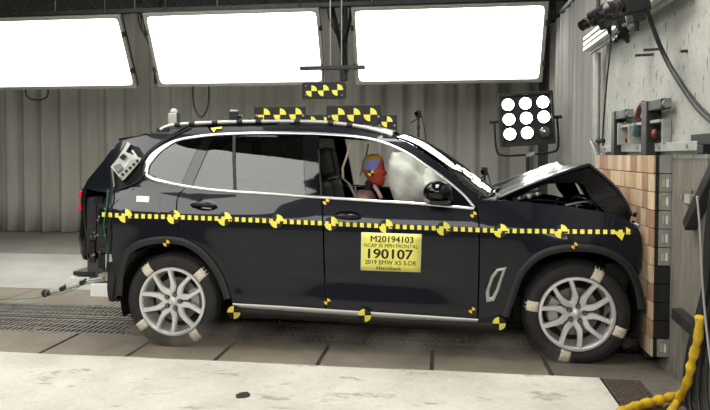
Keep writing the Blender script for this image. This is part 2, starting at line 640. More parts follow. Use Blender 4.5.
def light_bank(x0, x1, yb, zb, h, label):
    r = empty('light_bank', ((x0 + x1) / 2, yb, zb))
    tag(r, label, 'light panel', 'large overhead light panels')
    o = np.array([x0, yb, zb])
    X = np.array([1.0, 0, 0])
    W = x1 - x0

    def pc(nm, m, a0, a1, b0, b1, d0, d1, par=r, bev=0.0):
        c = o + X * (a0 + a1) / 2 + PU * (b0 + b1) / 2 + PN * (d0 + d1) / 2
        return MB().obox(c, X * (a1 - a0) / 2, PU * (b1 - b0) / 2, PN * (d1 - d0) / 2).build(nm, m, par, bevel=bev)
    pc('housing', M['dark_steel'], 0.01, W - 0.01, 0.01, h - 0.01, -0.09, -0.012)
    pc('diffuser', M['diffuser'], 0.03, W - 0.03, 0.03, h - 0.03, -0.012, 0.004)
    t = 0.05
    pc('frame_rail', M['frame'], 0, W, 0, t, -0.03, 0.03, bev=0.004)
    pc('frame_rail', M['frame'], 0, W, h - t, h, -0.03, 0.03, bev=0.004)
    pc('frame_rail', M['frame'], 0, t, t, h - t, -0.03, 0.028, bev=0.004)
    pc('frame_rail', M['frame'], W - t, W, t, h - t, -0.03, 0.028, bev=0.004)
    for a, bb, sa, sb in ((t, t, 1, 1), (W - t, t, -1, 1), (t, h - t, 1, -1), (W - t, h - t, -1, -1)):
        c = o + X * a + PU * bb + PN * 0.012
        g = MB().prism([c, c + X * sa * 0.07, c + X * sa * 0.015 + PU * sb * 0.015, c + PU * sb * 0.07], PN * 0.012)
        g.build('corner_gusset', M['frame'], r)
    for a in (0.25, 0.75):
        for e in (0.0, W):
            c = o + X * e + PU * h * a + PN * 0.03
            MB().obox(c, X * 0.02, PU * 0.035, PN * 0.025).build('clamp', M['dark_steel'], r)
    for a in (0.3, W - 0.3):
        c = o + X * a + PU * (h - 0.1) - PN * 0.07
        MB().cyl(c, (c[0], c[1], 5.45), 0.012, 6).build('hanger', M['dark_steel'], r)
    return r


BK0 = light_bank(-7.45, -4.69, 9.5, 2.53, 1.145, 'wide white light panel hung above the test car tail, beyond the roof end')
BK1 = light_bank(-4.335, -1.705, 9.5, 2.54, 1.145, 'glowing white light panel hung behind the hanging three disc target board')
light_bank(-1.245, 1.445, 9.5, 2.53, 1.145, 'glowing white light panel hung above the nine lamp floodlight')

# steel truss and brackets between the light banks
tm = M['dark_steel']
for z in (3.66, 3.96):
    o = MB().box((-9, 9.35, z), (1.9, 9.43, z + 0.06)).build('truss_beam', tm)
    tag(o, 'dark steel beam running above the light panels, ' + ('lower' if z < 3.8 else 'upper') + ' of the two', 'beam')
    if z < 3.8:
        tb = o
for i in range(24):
    x0 = -8.8 + i * 0.44
    MB().tube([(x0, 9.39, 3.72), (x0 + 0.22, 9.39, 3.96), (x0 + 0.44, 9.39, 3.72)], 0.02, 5).build('truss_web', tm, tb)


def drop_arm(x, label):
    r = empty('drop_bracket', (x, 9.80, 2.5))
    tag(r, label, 'bracket', 'brackets between light panels')
    MB().box((x - 0.05, 9.78, 2.62), (x + 0.05, 9.86, 5.44)).build('post', tm, r)
    MB().tube([(x - 0.22, 9.60, 4.0), (x, 9.75, 3.0), (x + 0.05, 9.75, 2.75)], 0.035, 8).build('brace', tm, r)
    MB().tube([(x + 0.24, 9.60, 4.0), (x + 0.02, 9.75, 3.2)], 0.03, 8).build('brace', tm, r)
    for k in range(3):
        a = x - 0.22 + k * 0.05
        pts = [(a, 9.55, 4.1), (a + 0.02, 9.60, 3.55 - k * 0.08), (a + 0.13, 9.62, 3.38 - k * 0.09), (a + 0.24, 9.60, 3.6), (a + 0.26, 9.55, 4.15)]
        MB().tube(crom(pts, 6), 0.011, 6).build('cable_loop', M['cable'], r)
    return r


drop_arm(-4.50, 'dark steel bracket and cables between the two panels near the car tail')
drop_arm(-1.475, 'dark steel bracket and cables above the hanging target board')
for (u0, u1, v0, v1, bk) in ((193, 209, 89, 117, BK1), (26, 48, 91, 100, BK0)):
    a, b_, c = at_y(u0, v0, 9.58), at_y((u0 + u1) / 2, v1, 9.58), at_y(u1, v0, 9.58)
    m1, m2 = at_y(u0 + 1.0, lerp(v0, v1, 0.6), 9.58), at_y(u1 - 1.0, lerp(v0, v1, 0.6), 9.58)
    a[2] = c[2] = 2.62
    o = MB().tube(crom([a, m1, b_, m2, c], 8), 0.014, 6).build('cable_loop', M['cable'], bk)

# thin pale cords hanging down the curtain
for i, (u, lab) in enumerate(((57, 'thin pale cord hanging against the curtain left of the car tail'), (136, 'thin pale cord hanging above the rear of the car roof'),
                              (218, 'thin pale cord hanging behind the roof camera'), (372, 'thin pale cord hanging behind the four target boards'))):
    a = at_y(u, 120, 11.05)
    o = MB().cyl((a[0], 11.05, 4.6), (a[0], 11.05, 0.6), 0.010, 6).build('hanging_cord', mat('pale_cord', (0.45, 0.44, 0.38), 0.8))
    tag(o, lab, 'cord')

# ---- hanging target board on a cross bar
YH = 6.2


def quarter(c, ex, ez, n, r, q):
    """filled quarter disc: centre, in-plane axes, quadrant q"""
    pts = [np.array(c)]
    for k in range(n + 1):
        t = q * PI / 2 + PI / 2 * k / n
        pts.append(np.array(c) + r * (math.cos(t) * np.array(ex) + math.sin(t) * np.array(ez)))
    return pts


EX, EZ = np.array([1.0, 0, 0]), np.array([0, 0, 1.0])


def board_discs(root, board, cs, r, y, base=True):
    for c in cs:
        p = at_y(c[0], c[1], y)
        n = 28
        disc = [p + r * (math.cos(2 * PI * k / n) * EX + math.sin(2 * PI * k / n) * EZ) for k in range(n)]
        d = MB().prism([q + np.array([0, -0.002, 0]) for q in disc], (0, 0.002, 0)).build('target_disc', M['tape_black'], root)
        for q in (0, 2):
            MB().prism([k + np.array([0, -0.0035, 0]) for k in quarter(p, EX, EZ, 10, r, q)], (0, 0.0015, 0)).build('yellow_quadrant', M['yellow'], d)


r = empty('hanging_target', at_y(323, 98, YH))
tag(r, 'black board with three yellow target discs hanging from a dark bar', 'target board')
a, b_ = at_y(302, 82.5, YH), at_y(346, 98.5, YH)
MB().box((a[0], YH, b_[2]), (b_[0], YH + 0.018, a[2])).build('board', M['board'], r, bevel=0.004)
board_discs(r, r, ((311.5, 91), (323.5, 90.5), (337.5, 90)), 0.056, YH)
a = at_y(323.5, 68, YH)
b_ = at_y(323.5, 83, YH)
MB().box((a[0] - 0.008, YH - 0.0, b_[2] - 0.01), (a[0] + 0.008, YH + 0.016, a[2] + 0.05)).build('stem', M['dark_steel'], r)
a, b_ = at_y(300, 69, YH), at_y(365, 65.5, YH)
MB().box((a[0], YH - 0.02, a[2] - 0.012), (b_[0], YH + 0.03, a[2] + 0.026)).build('cross_bar', M['dark_steel'], r, bevel=0.004)
for u in (306, 342):
    for v in (86, 95):
        p = at_y(u, v, YH)
        MB().cyl((p[0], YH - 0.004, p[2]), (p[0], YH + 0.004, p[2]), 0.007, 8).build('bolt', M['steel'], r)
xm = (a[0] + b_[0]) / 2
for q in (xm - 0.02, xm + 0.09):
    MB().cyl((q, YH + 0.005, a[2] + 0.02), (q, YH + 0.005, 5.45), 0.006, 6).build('suspension_wire', M['steel'], r)

# ---- nine lamp floodlight on a stand
YF = 8.3
ctr = at_y(526.5, 119.0, YF)
r = empty('floodlight', (ctr[0], YF + 0.1, 0.0))
tag(r, 'black floodlight of nine round lamps, eight of them lit, on a stand', 'floodlight')
TL = math.radians(4)
FX = np.array([math.cos(TL), 0, math.sin(TL)])
FZ = np.array([-math.sin(TL), 0, math.cos(TL)])
FY = np.array([0, 1.0, 0])
S = 0.325
fb = MB().obox(ctr + FY * 0.10, FX * S, FY * 0.09, FZ * S)
fb.build('housing', M['board'], r, bevel=0.01)
for a, b_, c, d in ((-S, S, -S - 0.01, -S + 0.02), (-S, S, S - 0.02, S + 0.01), (-S - 0.01, -S + 0.02, -S, S), (S - 0.02, S + 0.01, -S, S)):
    MB().obox(ctr + FX * (a + b_) / 2 + FZ * (c + d) / 2 - FY * 0.01, FX * (b_ - a) / 2, FY * 0.03, FZ * (d - c) / 2).build('rim_bar', M['board'], r, bevel=0.004)
for i in range(3):
    for j in range(3):
        c = ctr + FX * ((i - 1) * 0.214) + FZ * ((1 - j) * 0.186 + 0.012)
        on = not (i == 2 and j == 2)
        prof = [(0.001, -0.006), (0.04, -0.004), (0.070, 0.006), (0.080, 0.016)]
        lamp = MB().lathe(prof, c, 'Y', 24).build('lamp', M['bulb'] if on else M['bulb_off'], r, smooth=True)
        MB().lathe([(0.079, -0.008), (0.090, -0.010), (0.091, 0.014), (0.080, 0.014)], c, 'Y', 24).build('lamp_ring', M['board'], lamp, smooth=True)
        if not on:
            MB().ball(c + FY * -0.004, 0.03, 0.02, 0.03, 10, 6).build('bulb', M['chrome'], lamp, smooth=True)
yk = [ctr - FX * 0.39 + FZ * 0.0, ctr - FX * 0.385 - FZ * 0.36, ctr - FX * 0.30 - FZ * 0.44, ctr - FZ * 0.45, ctr + FX * 0.30 - FZ * 0.44, ctr + FX * 0.385 - FZ * 0.36, ctr + FX * 0.39]
MB().tube([p + FY * 0.1 for p in crom(yk, 5)], 0.014, 8).build('yoke', M['board'], r, smooth=True)
for s in (-1, 1):
    MB().cyl(ctr + FX * s * 0.34 + FY * 0.1, ctr + FX * s * 0.45 + FY * 0.1, 0.022, 10).build('yoke_knob', M['board'], r)
pb = ctr - FZ * 0.45 + FY * 0.1
MB().cyl(pb, (pb[0], pb[1], 0.35), 0.022, 10).build('pole', M['board'], r)
MB().cyl((pb[0], pb[1], 0.30), (pb[0], pb[1], 0.62), 0.032, 10).build('collar', M['board'], r)
MB().obox(pb - FZ * 0.0 + FX * 0.03, (0.05, 0, 0.02), (0, 0.02, 0), (-0.008, 0, 0.02)).build('clamp', M['satin'], r)
for k in range(3):
    t = k * 2 * PI / 3 + 0.5
    MB().cyl((pb[0], pb[1], 0.5), (pb[0] + 0.5 * math.cos(t), pb[1] + 0.5 * math.sin(t), 0.02), 0.014, 8).build('leg', M['board'], r)

# ---- small cameras on stands behind the car
def stand_camera(u, vtop, y, label):
    p = at_y(u, vtop, y)
    r = empty('camera_stand', (p[0], y, 0.0))
    tag(r, label, 'camera stand')
    MB().box((p[0] - 0.035, y - 0.06, p[2] - 0.10), (p[0] + 0.035, y + 0.06, p[2])).build('camera_body', M['board'], r, bevel=0.008)
    MB().cyl((p[0] - 0.02, y - 0.06, p[2] - 0.05), (p[0] - 0.03, y - 0.10, p[2] - 0.055), 0.025, 12).build('lens', M['gloss_black'], r)
    MB().tube([(p[0] - 0.10, y - 0.05, p[2] - 0.17), (p[0] - 0.02, y, p[2] - 0.12)], 0.010, 6).build('handle', M['board'], r)
    MB().cyl((p[0], y, 0.3), (p[0], y, p[2] - 0.10), 0.014, 8).build('pole', M['dark_steel'], r)
    MB().cyl((p[0], y, p[2] - 0.26), (p[0], y, p[2] - 0.22), 0.022, 8).build('collar', M['dark_steel'], r)
    for k in range(3):
        t = k * 2 * PI / 3 + 0.2
        MB().cyl((p[0], y, 0.5), (p[0] + 0.35 * math.cos(t), y + 0.35 * math.sin(t), 0.015), 0.012, 6).build('leg', M['dark_steel'], r)
    c = crom([(p[0] + 0.03, y, p[2] - 0.05), (p[0] + 0.07, y, p[2] - 0.2), (p[0] + 0.12, y, p[2] - 0.5), (p[0] + 0.2, y, p[2] - 0.9)], 6)
    MB().tube(c, 0.007, 6).build('cable', M['cable'], r)


stand_camera(418.5, 110, 8.6, 'small black camera on a thin stand rising behind the windscreen')
stand_camera(484.5, 167, 7.9, 'short black camera stand rising behind the bonnet hinge')

# ================================================================== BARRIER FACE: stacked laminated timbers
wood_mats = []
for i, c in enumerate(((0.60, 0.43, 0.26), (0.50, 0.34, 0.20), (0.66, 0.50, 0.32), (0.42, 0.25, 0.15), (0.56, 0.44, 0.30), (0.36, 0.21, 0.13))):
    wood_mats.append(mat('plywood_%d' % i, c, 0.75, var=0.28, scale=6, stretch=(8, 8, 1.2), bump=0.15, bscale=30))
XF, XB = 1.437, 1.56
Y0, Y1, ZB, ZT = 4.578, 6.235, 0.088, 1.472
NL = 11
LH = (ZT - ZB) / NL
timber = empty('timber_facing', (XF + 0.06, (Y0 + Y1) / 2, ZB))
tag(timber, 'stack of laminated plywood blocks facing the concrete barrier', 'barrier facing')
XM = 1.452
ends_grey = (0, 1, 2, 3, 5, 10)
mats_end = mat('steel_channel', (0.34, 0.345, 0.32), 0.55, 0.3, var=0.25, scale=12)
for l in range(NL):
    z1 = ZT - l * LH
    z0 = z1 - LH + 0.006
    y = Y0
    rnd = random.Random(100 + l)
    k = 0
    while y < Y1 - 0.02:
        wd_ = min(rnd.choice((0.10, 0.12, 0.14, 0.16)), Y1 - y)
        MB().box((XF + rnd.uniform(0, 0.005), y + 0.0012, z0), (XM, y + wd_ - 0.0012, z1)).build('board', rnd.choice(wood_mats), timber)
        y += wd_
    # backing plate and channel end of each layer
    MB().box((XM + 0.001, Y0 + 0.006, z0), (1.478, Y1, z1)).build('backing_plate', M['board'], timber)
    if l in (6, 7, 8, 9):
        MB().box((1.479, Y0 + 0.004, z0), (1.556, Y1, z1)).build('backing_beam', M['board'], timber)
    else:
        ch = MB().box((1.479, Y0, z0), (1.556, Y0 + 0.012, z0 + 0.028)).box((1.479, Y0, z1 - 0.028), (1.556, Y0 + 0.012, z1))
        ch.box((1.479, Y0, z0 + 0.028), (1.494, Y0 + 0.012, z1 - 0.028)).box((1.543, Y0, z0 + 0.028), (1.556, Y0 + 0.012, z1 - 0.028))
        ch.box((1.479, Y0 + 0.012, z0), (1.556, Y1, z1))
        c = ch.build('channel', mats_end, timber, fix=False)
        if l > 0:
            MB().box((1.496, Y0 + 0.004, z0 + 0.03), (1.516, Y0 + 0.012, z1 - 0.03)).build('plug', wood_mats[4], c)
            MB().box((1.524, Y0 + 0.004, z0 + 0.03), (1.540, Y0 + 0.012, z1 - 0.03)).build('plug', M['white'], c)
        else:
            MB().box((1.486, Y0 + 0.001, z0 + 0.01), (1.55, Y0 + 0.006, z1 - 0.01)).build('end_plate', mats_end, c)
# carrier brackets under the stack
for y in (4.75, 5.4, 6.05):
    MB().box((1.45, y, 0.03), (1.556, y + 0.06, 0.087)).build('foot_bracket', M['dark_steel'], timber)

# ---- steelwork above the timber
def arm(u0, v0, v1, width, reach, label, y):
    r = empty('restraint_arm', (1.50, y, ZT))
    tag(r, label, 'steel arm', 'steel arms above the timber')
    zt = at_x(u0, v0, 1.50)[2]
    MB().box((1.455, y - width / 2, ZT + 0.002), (1.535, y + width / 2, zt)).build('upright', M['dark_steel'], r, bevel=0.006)
    MB().cyl((1.535, y, zt - 0.045), (1.56, y, zt - 0.045), 0.04, 12).build('wall_pin', M['dark_steel'], r)
    MB().box((1.462, y - reach, zt - 0.075), (1.528, y - width / 2, zt - 0.005)).build('top_bar', M['dark_steel'], r, bevel=0.006)
    MB().cyl((1.495, y - reach - 0.03, zt - 0.04), (1.495, y - reach, zt - 0.04), 0.03, 12).build('pin', M['steel'], r)


arm(616, 112, 153, 0.10, 0.34, 'dark steel arm farther along the timber stack', 5.70)
arm(649, 102, 153, 0.12, 0.34, 'dark steel arm nearer the plain grey timber end', 4.86)
o = MB().box((1.515, 4.05, 1.50), (1.556, 6.4, 1.56)).build('ledge_beam', M['grey_paint'], bevel=0.004)
tag(o, 'grey steel beam bolted along the barrier above the timber', 'beam')
for y in (4.2, 4.7, 5.2, 5.9, 6.2):
    MB().cyl((1.508, y, 1.53), (1.516, y, 1.53), 0.014, 6).build('bolt', M['steel'], o)
r = empty('wall_bracket', (1.54, 5.2, 1.56))
tag(r, 'grey welded bracket behind the steel arms with red fittings', 'bracket')
MB().box((1.46, 5.55, 1.561), (1.556, 5.57, 1.74)).build('gusset', M['grey_paint'], r)
MB().box((1.46, 5.25, 1.561), (1.556, 5.27, 1.72)).build('gusset', M['grey_paint'], r)
MB().box((1.48, 4.62, 1.70), (1.556, 5.60, 1.72)).build('shelf', M['grey_paint'], r)
MB().box((1.50, 4.60, 1.561), (1.556, 4.62, 1.72)).build('gusset', M['grey_paint'], r)
for (y, z) in ((5.42, 1.585), (4.76, 1.60)):
    t = [(1.50 + 0.02 * math.cos(a), y + 0.05 * math.cos(a), z + 0.022 + 0.022 * math.sin(a)) for a in np.linspace(0, 2 * PI, 17)]
    MB().tube(t, 0.016, 8).build('shackle', M['rust'], r, smooth=True)
hk = crom([(1.50, 5.17, 1.80), (1.50, 5.12, 1.86), (1.50, 5.03, 1.90), (1.50, 5.0, 1.86)], 6)
MB().tube([(1.51, 5.18, 1.72), (1.51, 5.16, 1.75)] + [(q[0], q[1], q[2] - 0.04) for q in hk], 0.022, 8).build('hook', mat('dark_rust', (0.12, 0.03, 0.02), 0.6), r, smooth=True)
MB().cyl((1.50, 5.18, 1.63), (1.50, 5.13, 1.71), 0.035, 12).build('hoist_block', M['teal'], r)
# low bracket at the far end of the timber
r = empty('end_bracket', (1.5, 6.28, 1.47))
tag(r, 'small dark bent bracket at the far end of the timber top', 'bracket')
MB().tube([at_x(592, 141, 1.47), at_x(596, 150, 1.46), at_x(598, 157, 1.455)], 0.02, 8).build('bar', M['steel'], r)
MB().tube([at_x(592, 141, 1.47), at_x(604, 141, 1.55)], 0.022, 8).build('pin', M['dark_steel'], r)

# right hand beam stub and brackets on the wall
r = empty('beam_stub', (1.5, 4.1, 1.55))
tag(r, 'black square steel tube stub on the barrier above the timber', 'steel tube')
a, b_ = at_x(689, 135, 1.54), at_x(709, 143, 1.54)
MB().box((1.52, 3.72, 1.535), (1.558, 4.16, 1.60)).build('flange', M['tape_black'], r, bevel=0.004)
MB().box((1.50, 3.92, 1.48), (1.558, 4.0, 1.534)).build('tube', M['tape_black'], r, bevel=0.004)

for (ua, va, ub, vb, lab) in ((716, 158, 684, 226, 'dark steel brace leaning on the barrier above the cable bundle'),
                              (672, 313, 705, 342, 'dark steel brace low on the barrier beside the timber foot')):
    pa, pb_ = at_x(ua, va, 1.49), at_x(ub, vb, 1.49)
    d = pb_ - pa
    d = d / np.linalg.norm(d)
    n_ = np.cross(d, (1, 0, 0))
    o = MB().obox((pa + pb_) / 2 + np.array([0.03, 0, 0]), d * np.linalg.norm(pb_ - pa) / 2, n_ * 0.036, (0.035, 0, 0)).build('steel_brace', M['dark_steel'], bevel=0.006)
    tag(o, lab, 'brace')
p = at_x(690, 197, 1.55)
r = empty('anchor_plate', (1.55, p[1], p[2]))
tag(r, 'corroded anchor plate with bolt on the barrier beside the brace', 'anchor')
MB().box((1.535, p[1] - 0.05, p[2] - 0.05), (1.559, p[1] + 0.05, p[2] + 0.05)).build('plate', mat('corroded', (0.20, 0.17, 0.10), 0.8, var=0.5, scale=30), r, bevel=0.005)
MB().cyl((1.50, p[1], p[2]), (1.535, p[1], p[2]), 0.022, 8).build('bolt', M['steel'], r)
MB().box((1.49, p[1] - 0.16, p[2] - 0.03), (1.558, p[1] - 0.07, p[2] + 0.02)).build('lug', M['grey_paint'], r)
for (u, v, l) in ((652, 54.5, 8), (661, 49, 8), (686, 51, 2)):
    p = at_x(u, v, 1.55)
    o = MB().cyl((1.56, p[1], p[2]), (1.44 if l > 4 else 1.52, p[1] + 0.03 * l / 8, p[2]), 0.010, 8).build('wall_rod', M['dark_steel'])
    tag(o, {652: 'thin rod sticking out of the barrier, lower of a pair', 661: 'thin rod sticking out of the barrier, upper of a pair', 686: 'short stub rod alone high on the barrier'}[u], 'rod')

# ---- overhead aluminium rail with high-speed cameras
r = empty('overhead_rail', (1.45, 5.9, 2.5))
tag(r, 'pale aluminium rail fixed along the top of the barrier', 'rail')
for k, (dz, w_) in enumerate(((0.0, 0.022), (0.05, 0.022), (0.105, 0.02))):
    MB().box((1.40, 4.2, 2.50 + dz), (1.46, 6.62, 2.50 + dz + w_ * 1.6)).build('rail_bar', mat('pale_aluminium', (0.66, 0.66, 0.62), 0.4, 0.5), r, bevel=0.004)
MB().box((1.46, 4.2, 2.47), (1.49, 6.62, 2.68)).build('rail_web', M['grey_paint'], r)
for y in (4.6, 5.4, 6.2):
    MB().box((1.49, y, 2.52), (1.56, y + 0.08, 2.62)).build('standoff', M['grey_paint'], r)
# post under the rail end
o = MB().cyl((1.50, 6.47, 0.006), (1.50, 6.47, 2.46), 0.035, 12).build('rail_post', M['frame'])
tag(o, 'pale round post under the end of the overhead rail', 'post')


def rig_camera(u, v, x, ang, s, label):
    p = at_x(u, v, x)
    r = empty('rig_camera', p)
    tag(r, label, 'camera', 'cameras on the overhead rail')
    d = np.array([math.cos(ang) * -0.75, 0.66 * -0.3, math.sin(ang)])
    d /= np.linalg.norm(d)
    s_ = np.cross(d, (0, 0, 1))
    s_ /= np.linalg.norm(s_)
    t_ = np.cross(s_, d)
    MB().obox(p, d * 0.11 * s, s_ * 0.065 * s, t_ * 0.075 * s).build('body', M['board'], r, bevel=0.008)
    MB().cyl(p + d * 0.11 * s, p + d * 0.25 * s, 0.052 * s, 14).build('lens', M['gloss_black'], r)
    MB().cyl(p + d * 0.17 * s, p + d * 0.20 * s, 0.056 * s, 14).build('lens_ring', mat('brown_ring', (0.05, 0.026, 0.018), 0.5), r)
    MB().obox(p - t_ * 0.11 * s, d * 0.06 * s, s_ * 0.05 * s, t_ * 0.04 * s).build('mount', M['dark_steel'], r, bevel=0.004)
    MB().cyl(p - t_ * 0.14 * s, p - t_ * 0.22 * s + s_ * 0.02, 0.016, 8).build('knob', M['board'], r)
    MB().cyl(p + t_ * 0.05, (p[0], p[1], p[2] + 0.55), 0.016, 8).build('hanger', M['dark_steel'], r)


rig_camera(601, 14, 1.28, -0.45, 0.8, 'black high-speed camera with brown lens ring at the rail end')
rig_camera(617, 12, 1.30, -0.2, 0.62, 'middle black high-speed camera over the pale rail')
rig_camera(634, 4, 1.28, -0.15, 0.8, 'black high-speed camera beside the hanging black cables')
rig_camera(622, 33, 1.36, -0.7, 0.4, 'smallest black camera hung below the others over the rail')

# ---- cables
def cable(name, pts, r_, m, label, cat='cable', group=None, n=8):
    o = MB().tube(crom(pts, 8), r_, n).build(name, m, smooth=True)
    tag(o, label, cat, group)
    return o


cable('wall_cable', [at_x(643, -6, 1.38), at_x(654, 28, 1.42), at_x(665, 54, 1.50), at_x(678, 77, 1.53), at_x(700, 107, 1.535), at_x(725, 127, 1.535)], 0.009, M['cable'],
      'thick black cable draped across the barrier, upper of the two', 'cable')
cable('wall_cable', [at_x(641, -6, 1.36), at_x(652.5, 30, 1.40), at_x(663, 56, 1.47), at_x(676, 80, 1.51), at_x(697, 110, 1.51), at_x(722, 132, 1.51)], 0.007, M['cable'],
      'thinner black cable draped across the barrier, lower of the two', 'cable')
cable('drop_cable', [at_x(611, 24, 1.37), at_x(610, 50, 1.37), at_x(606, 90, 1.38), at_x(603, 130, 1.39), at_x(603, 146, 1.40)], 0.007, M['cable'],
      'thin black cable dropping from the cameras down the barrier edge')

# black cable bundle at the near end of the barrier
for i in range(9):
    x = 1.455 - 0.024 * (i % 3)
    o_ = i * 3.2
    pts = [at_x(712 + i * 2.6, 190 + i * 3, x), at_x(706 + i * 2.2, 235, x), at_x(703 + i * 2, 290, x), at_x(688 + i * 2.6, 350, x - 0.01), at_x(684 + i * 2.8, 396, x - 0.02), at_x(688 + i * 3, 425, x - 0.03)]
    for q in pts:
        q[2] = max(q[2], 0.025)
    cable('bundle_cable', pts, 0.011, M['cable'], 'black cable hanging in the bundle at the near end of the barrier', 'cable', 'bundle of black cables on the barrier', 6)
cable('grey_cable', [at_x(697, 196, 1.37), at_x(700, 230, 1.37), at_x(703, 290, 1.37), at_x(709, 350, 1.37), at_x(716, 400, 1.37)], 0.006, mat('grey_cable', (0.3, 0.3, 0.3), 0.5), 'thin grey cable running down in front of the black cable bundle')


def sleeve(pts, r0, label, seed):
    rnd = random.Random(seed)
    c = crom(pts, 10)
    rr = [r0 * (1 + 0.16 * math.sin(i * 0.9) + rnd.uniform(-0.10, 0.10)) for i in range(len(c))]
    c = [np.array([q[0], q[1], max(q[2], r0 * 1.32)]) for q in c]
    o = MB().tube(c, rr, 12).build('cable_sleeve', M['sleeve'], smooth=True)
    tag(o, label, 'cable sleeve')


zt_ = 0.05
sleeve([at_x(700, 316, 1.36), at_x(698, 338, 1.36), at_x(692, 362, 1.36), at_x(687, 383, 1.36), at_z(677, 402, zt_), at_z(664, 425, zt_)], 0.0225, 'yellow cable sleeve running down the barrier to the floor', 1)
sleeve([at_z(686, 394, zt_), at_z(668, 398, zt_), at_z(652, 402, zt_), at_z(634, 407, zt_), at_z(618, 414, zt_)], 0.026, 'yellow cable sleeve lying along the floor over the tread plate', 2)

# ================================================================== THE TEST CAR
YC = 5.62                      # car centre line
_zt = np.array([0.10, 0.16, 0.22, 0.28, 0.35, 0.45, 0.58, 0.72, 0.85, 0.93, 0.985, 1.04, 1.10, 1.16, 1.20, 1.30, 1.45, 1.58, 1.65, 1.69, 1.72, 1.76])
_wt = np.array([0.80, 0.86, 0.93, 0.965, 0.975, 0.968, 0.970, 0.984, 0.998, 1.000, 0.993, 0.974, 0.957, 0.936, 0.918, 0.882, 0.822, 0.755, 0.710, 0.665, 0.60, 0.50])
_zz = np.linspace(0.0, 1.9, 761)
_raw = np.interp(_zz, _zt, _wt)
_k = np.exp(-0.5 * (np.arange(-36, 37) * 0.0025 / 0.026) ** 2)
_k /= _k.sum()
_prof = np.convolve(np.pad(_raw, 36, mode='edge'), _k, mode='valid')


def hw(x, z):
    zp = z + 0.03 * (x + 0.5)
    w = float(np.interp(zp, _zz, _prof))
    k = 0.30 * min(1.0, max(0.0, (-0.9 - x) / 0.9)) + 0.16 * min(1.0, max(0.0, (x - 0.25) / 0.4))
    w -= k * min(0.17, max(0.0, zp - 0.985))
    d = max(0.0, -2.30 - x)
    w -= 0.50 * d * d
    d = max(0.0, x - 1.02)
    w -= 0.22 * d * d
    # shallow scallop in the lower doors
    w -= 0.013 * math.exp(-((zp - 0.56) / 0.10) ** 2) * math.exp(-((x + 0.45) / 0.62) ** 4)
    # wheel-arch swell
    for hx in (-2.032, 0.962):
        rr = math.hypot(x - hx, z - 0.35)
        w += 0.018 * math.exp(-((rr - 0.47) / 0.10) ** 2) * (1.0 if z < 0.95 else 0.0 if z > 1.05 else (1.05 - z) / 0.1)
    return w


def p3(u, v, off=0.0):
    y = 4.7
    d = ray(u, v)
    for _ in range(30):
        t = y / d[1]
        x, z = d[0] * t, CAMH + d[2] * t
        y = YC - hw(x, z) - off
    return np.array([x, y, z])


def nrm(x, z):
    e = 0.006
    gx = (hw(x + e, z) - hw(x - e, z)) / (2 * e)
    gz = (hw(x, z + e) - hw(x, z - e)) / (2 * e)
    n = -np.array([gx, 1.0, gz])
    return n / np.linalg.norm(n)


def inside_poly(p, poly):
    c = False
    n = len(poly)
    j = n - 1
    for i in range(n):
        a, b = poly[i], poly[j]
        if (a[1] > p[1]) != (b[1] > p[1]) and p[0] < (b[0] - a[0]) * (p[1] - a[1]) / (b[1] - a[1] + 1e-12) + a[0]:
            c = not c
        j = i
    return c


def seg_dist(p, poly):
    P = np.array(poly)
    A, B = P, np.roll(P, -1, axis=0)
    d = B - A
    t = np.clip(((p - A) * d).sum(1) / ((d * d).sum(1) + 1e-12), 0, 1)
    return np.sqrt(((A + d * t[:, None] - p) ** 2).sum(1)).min()


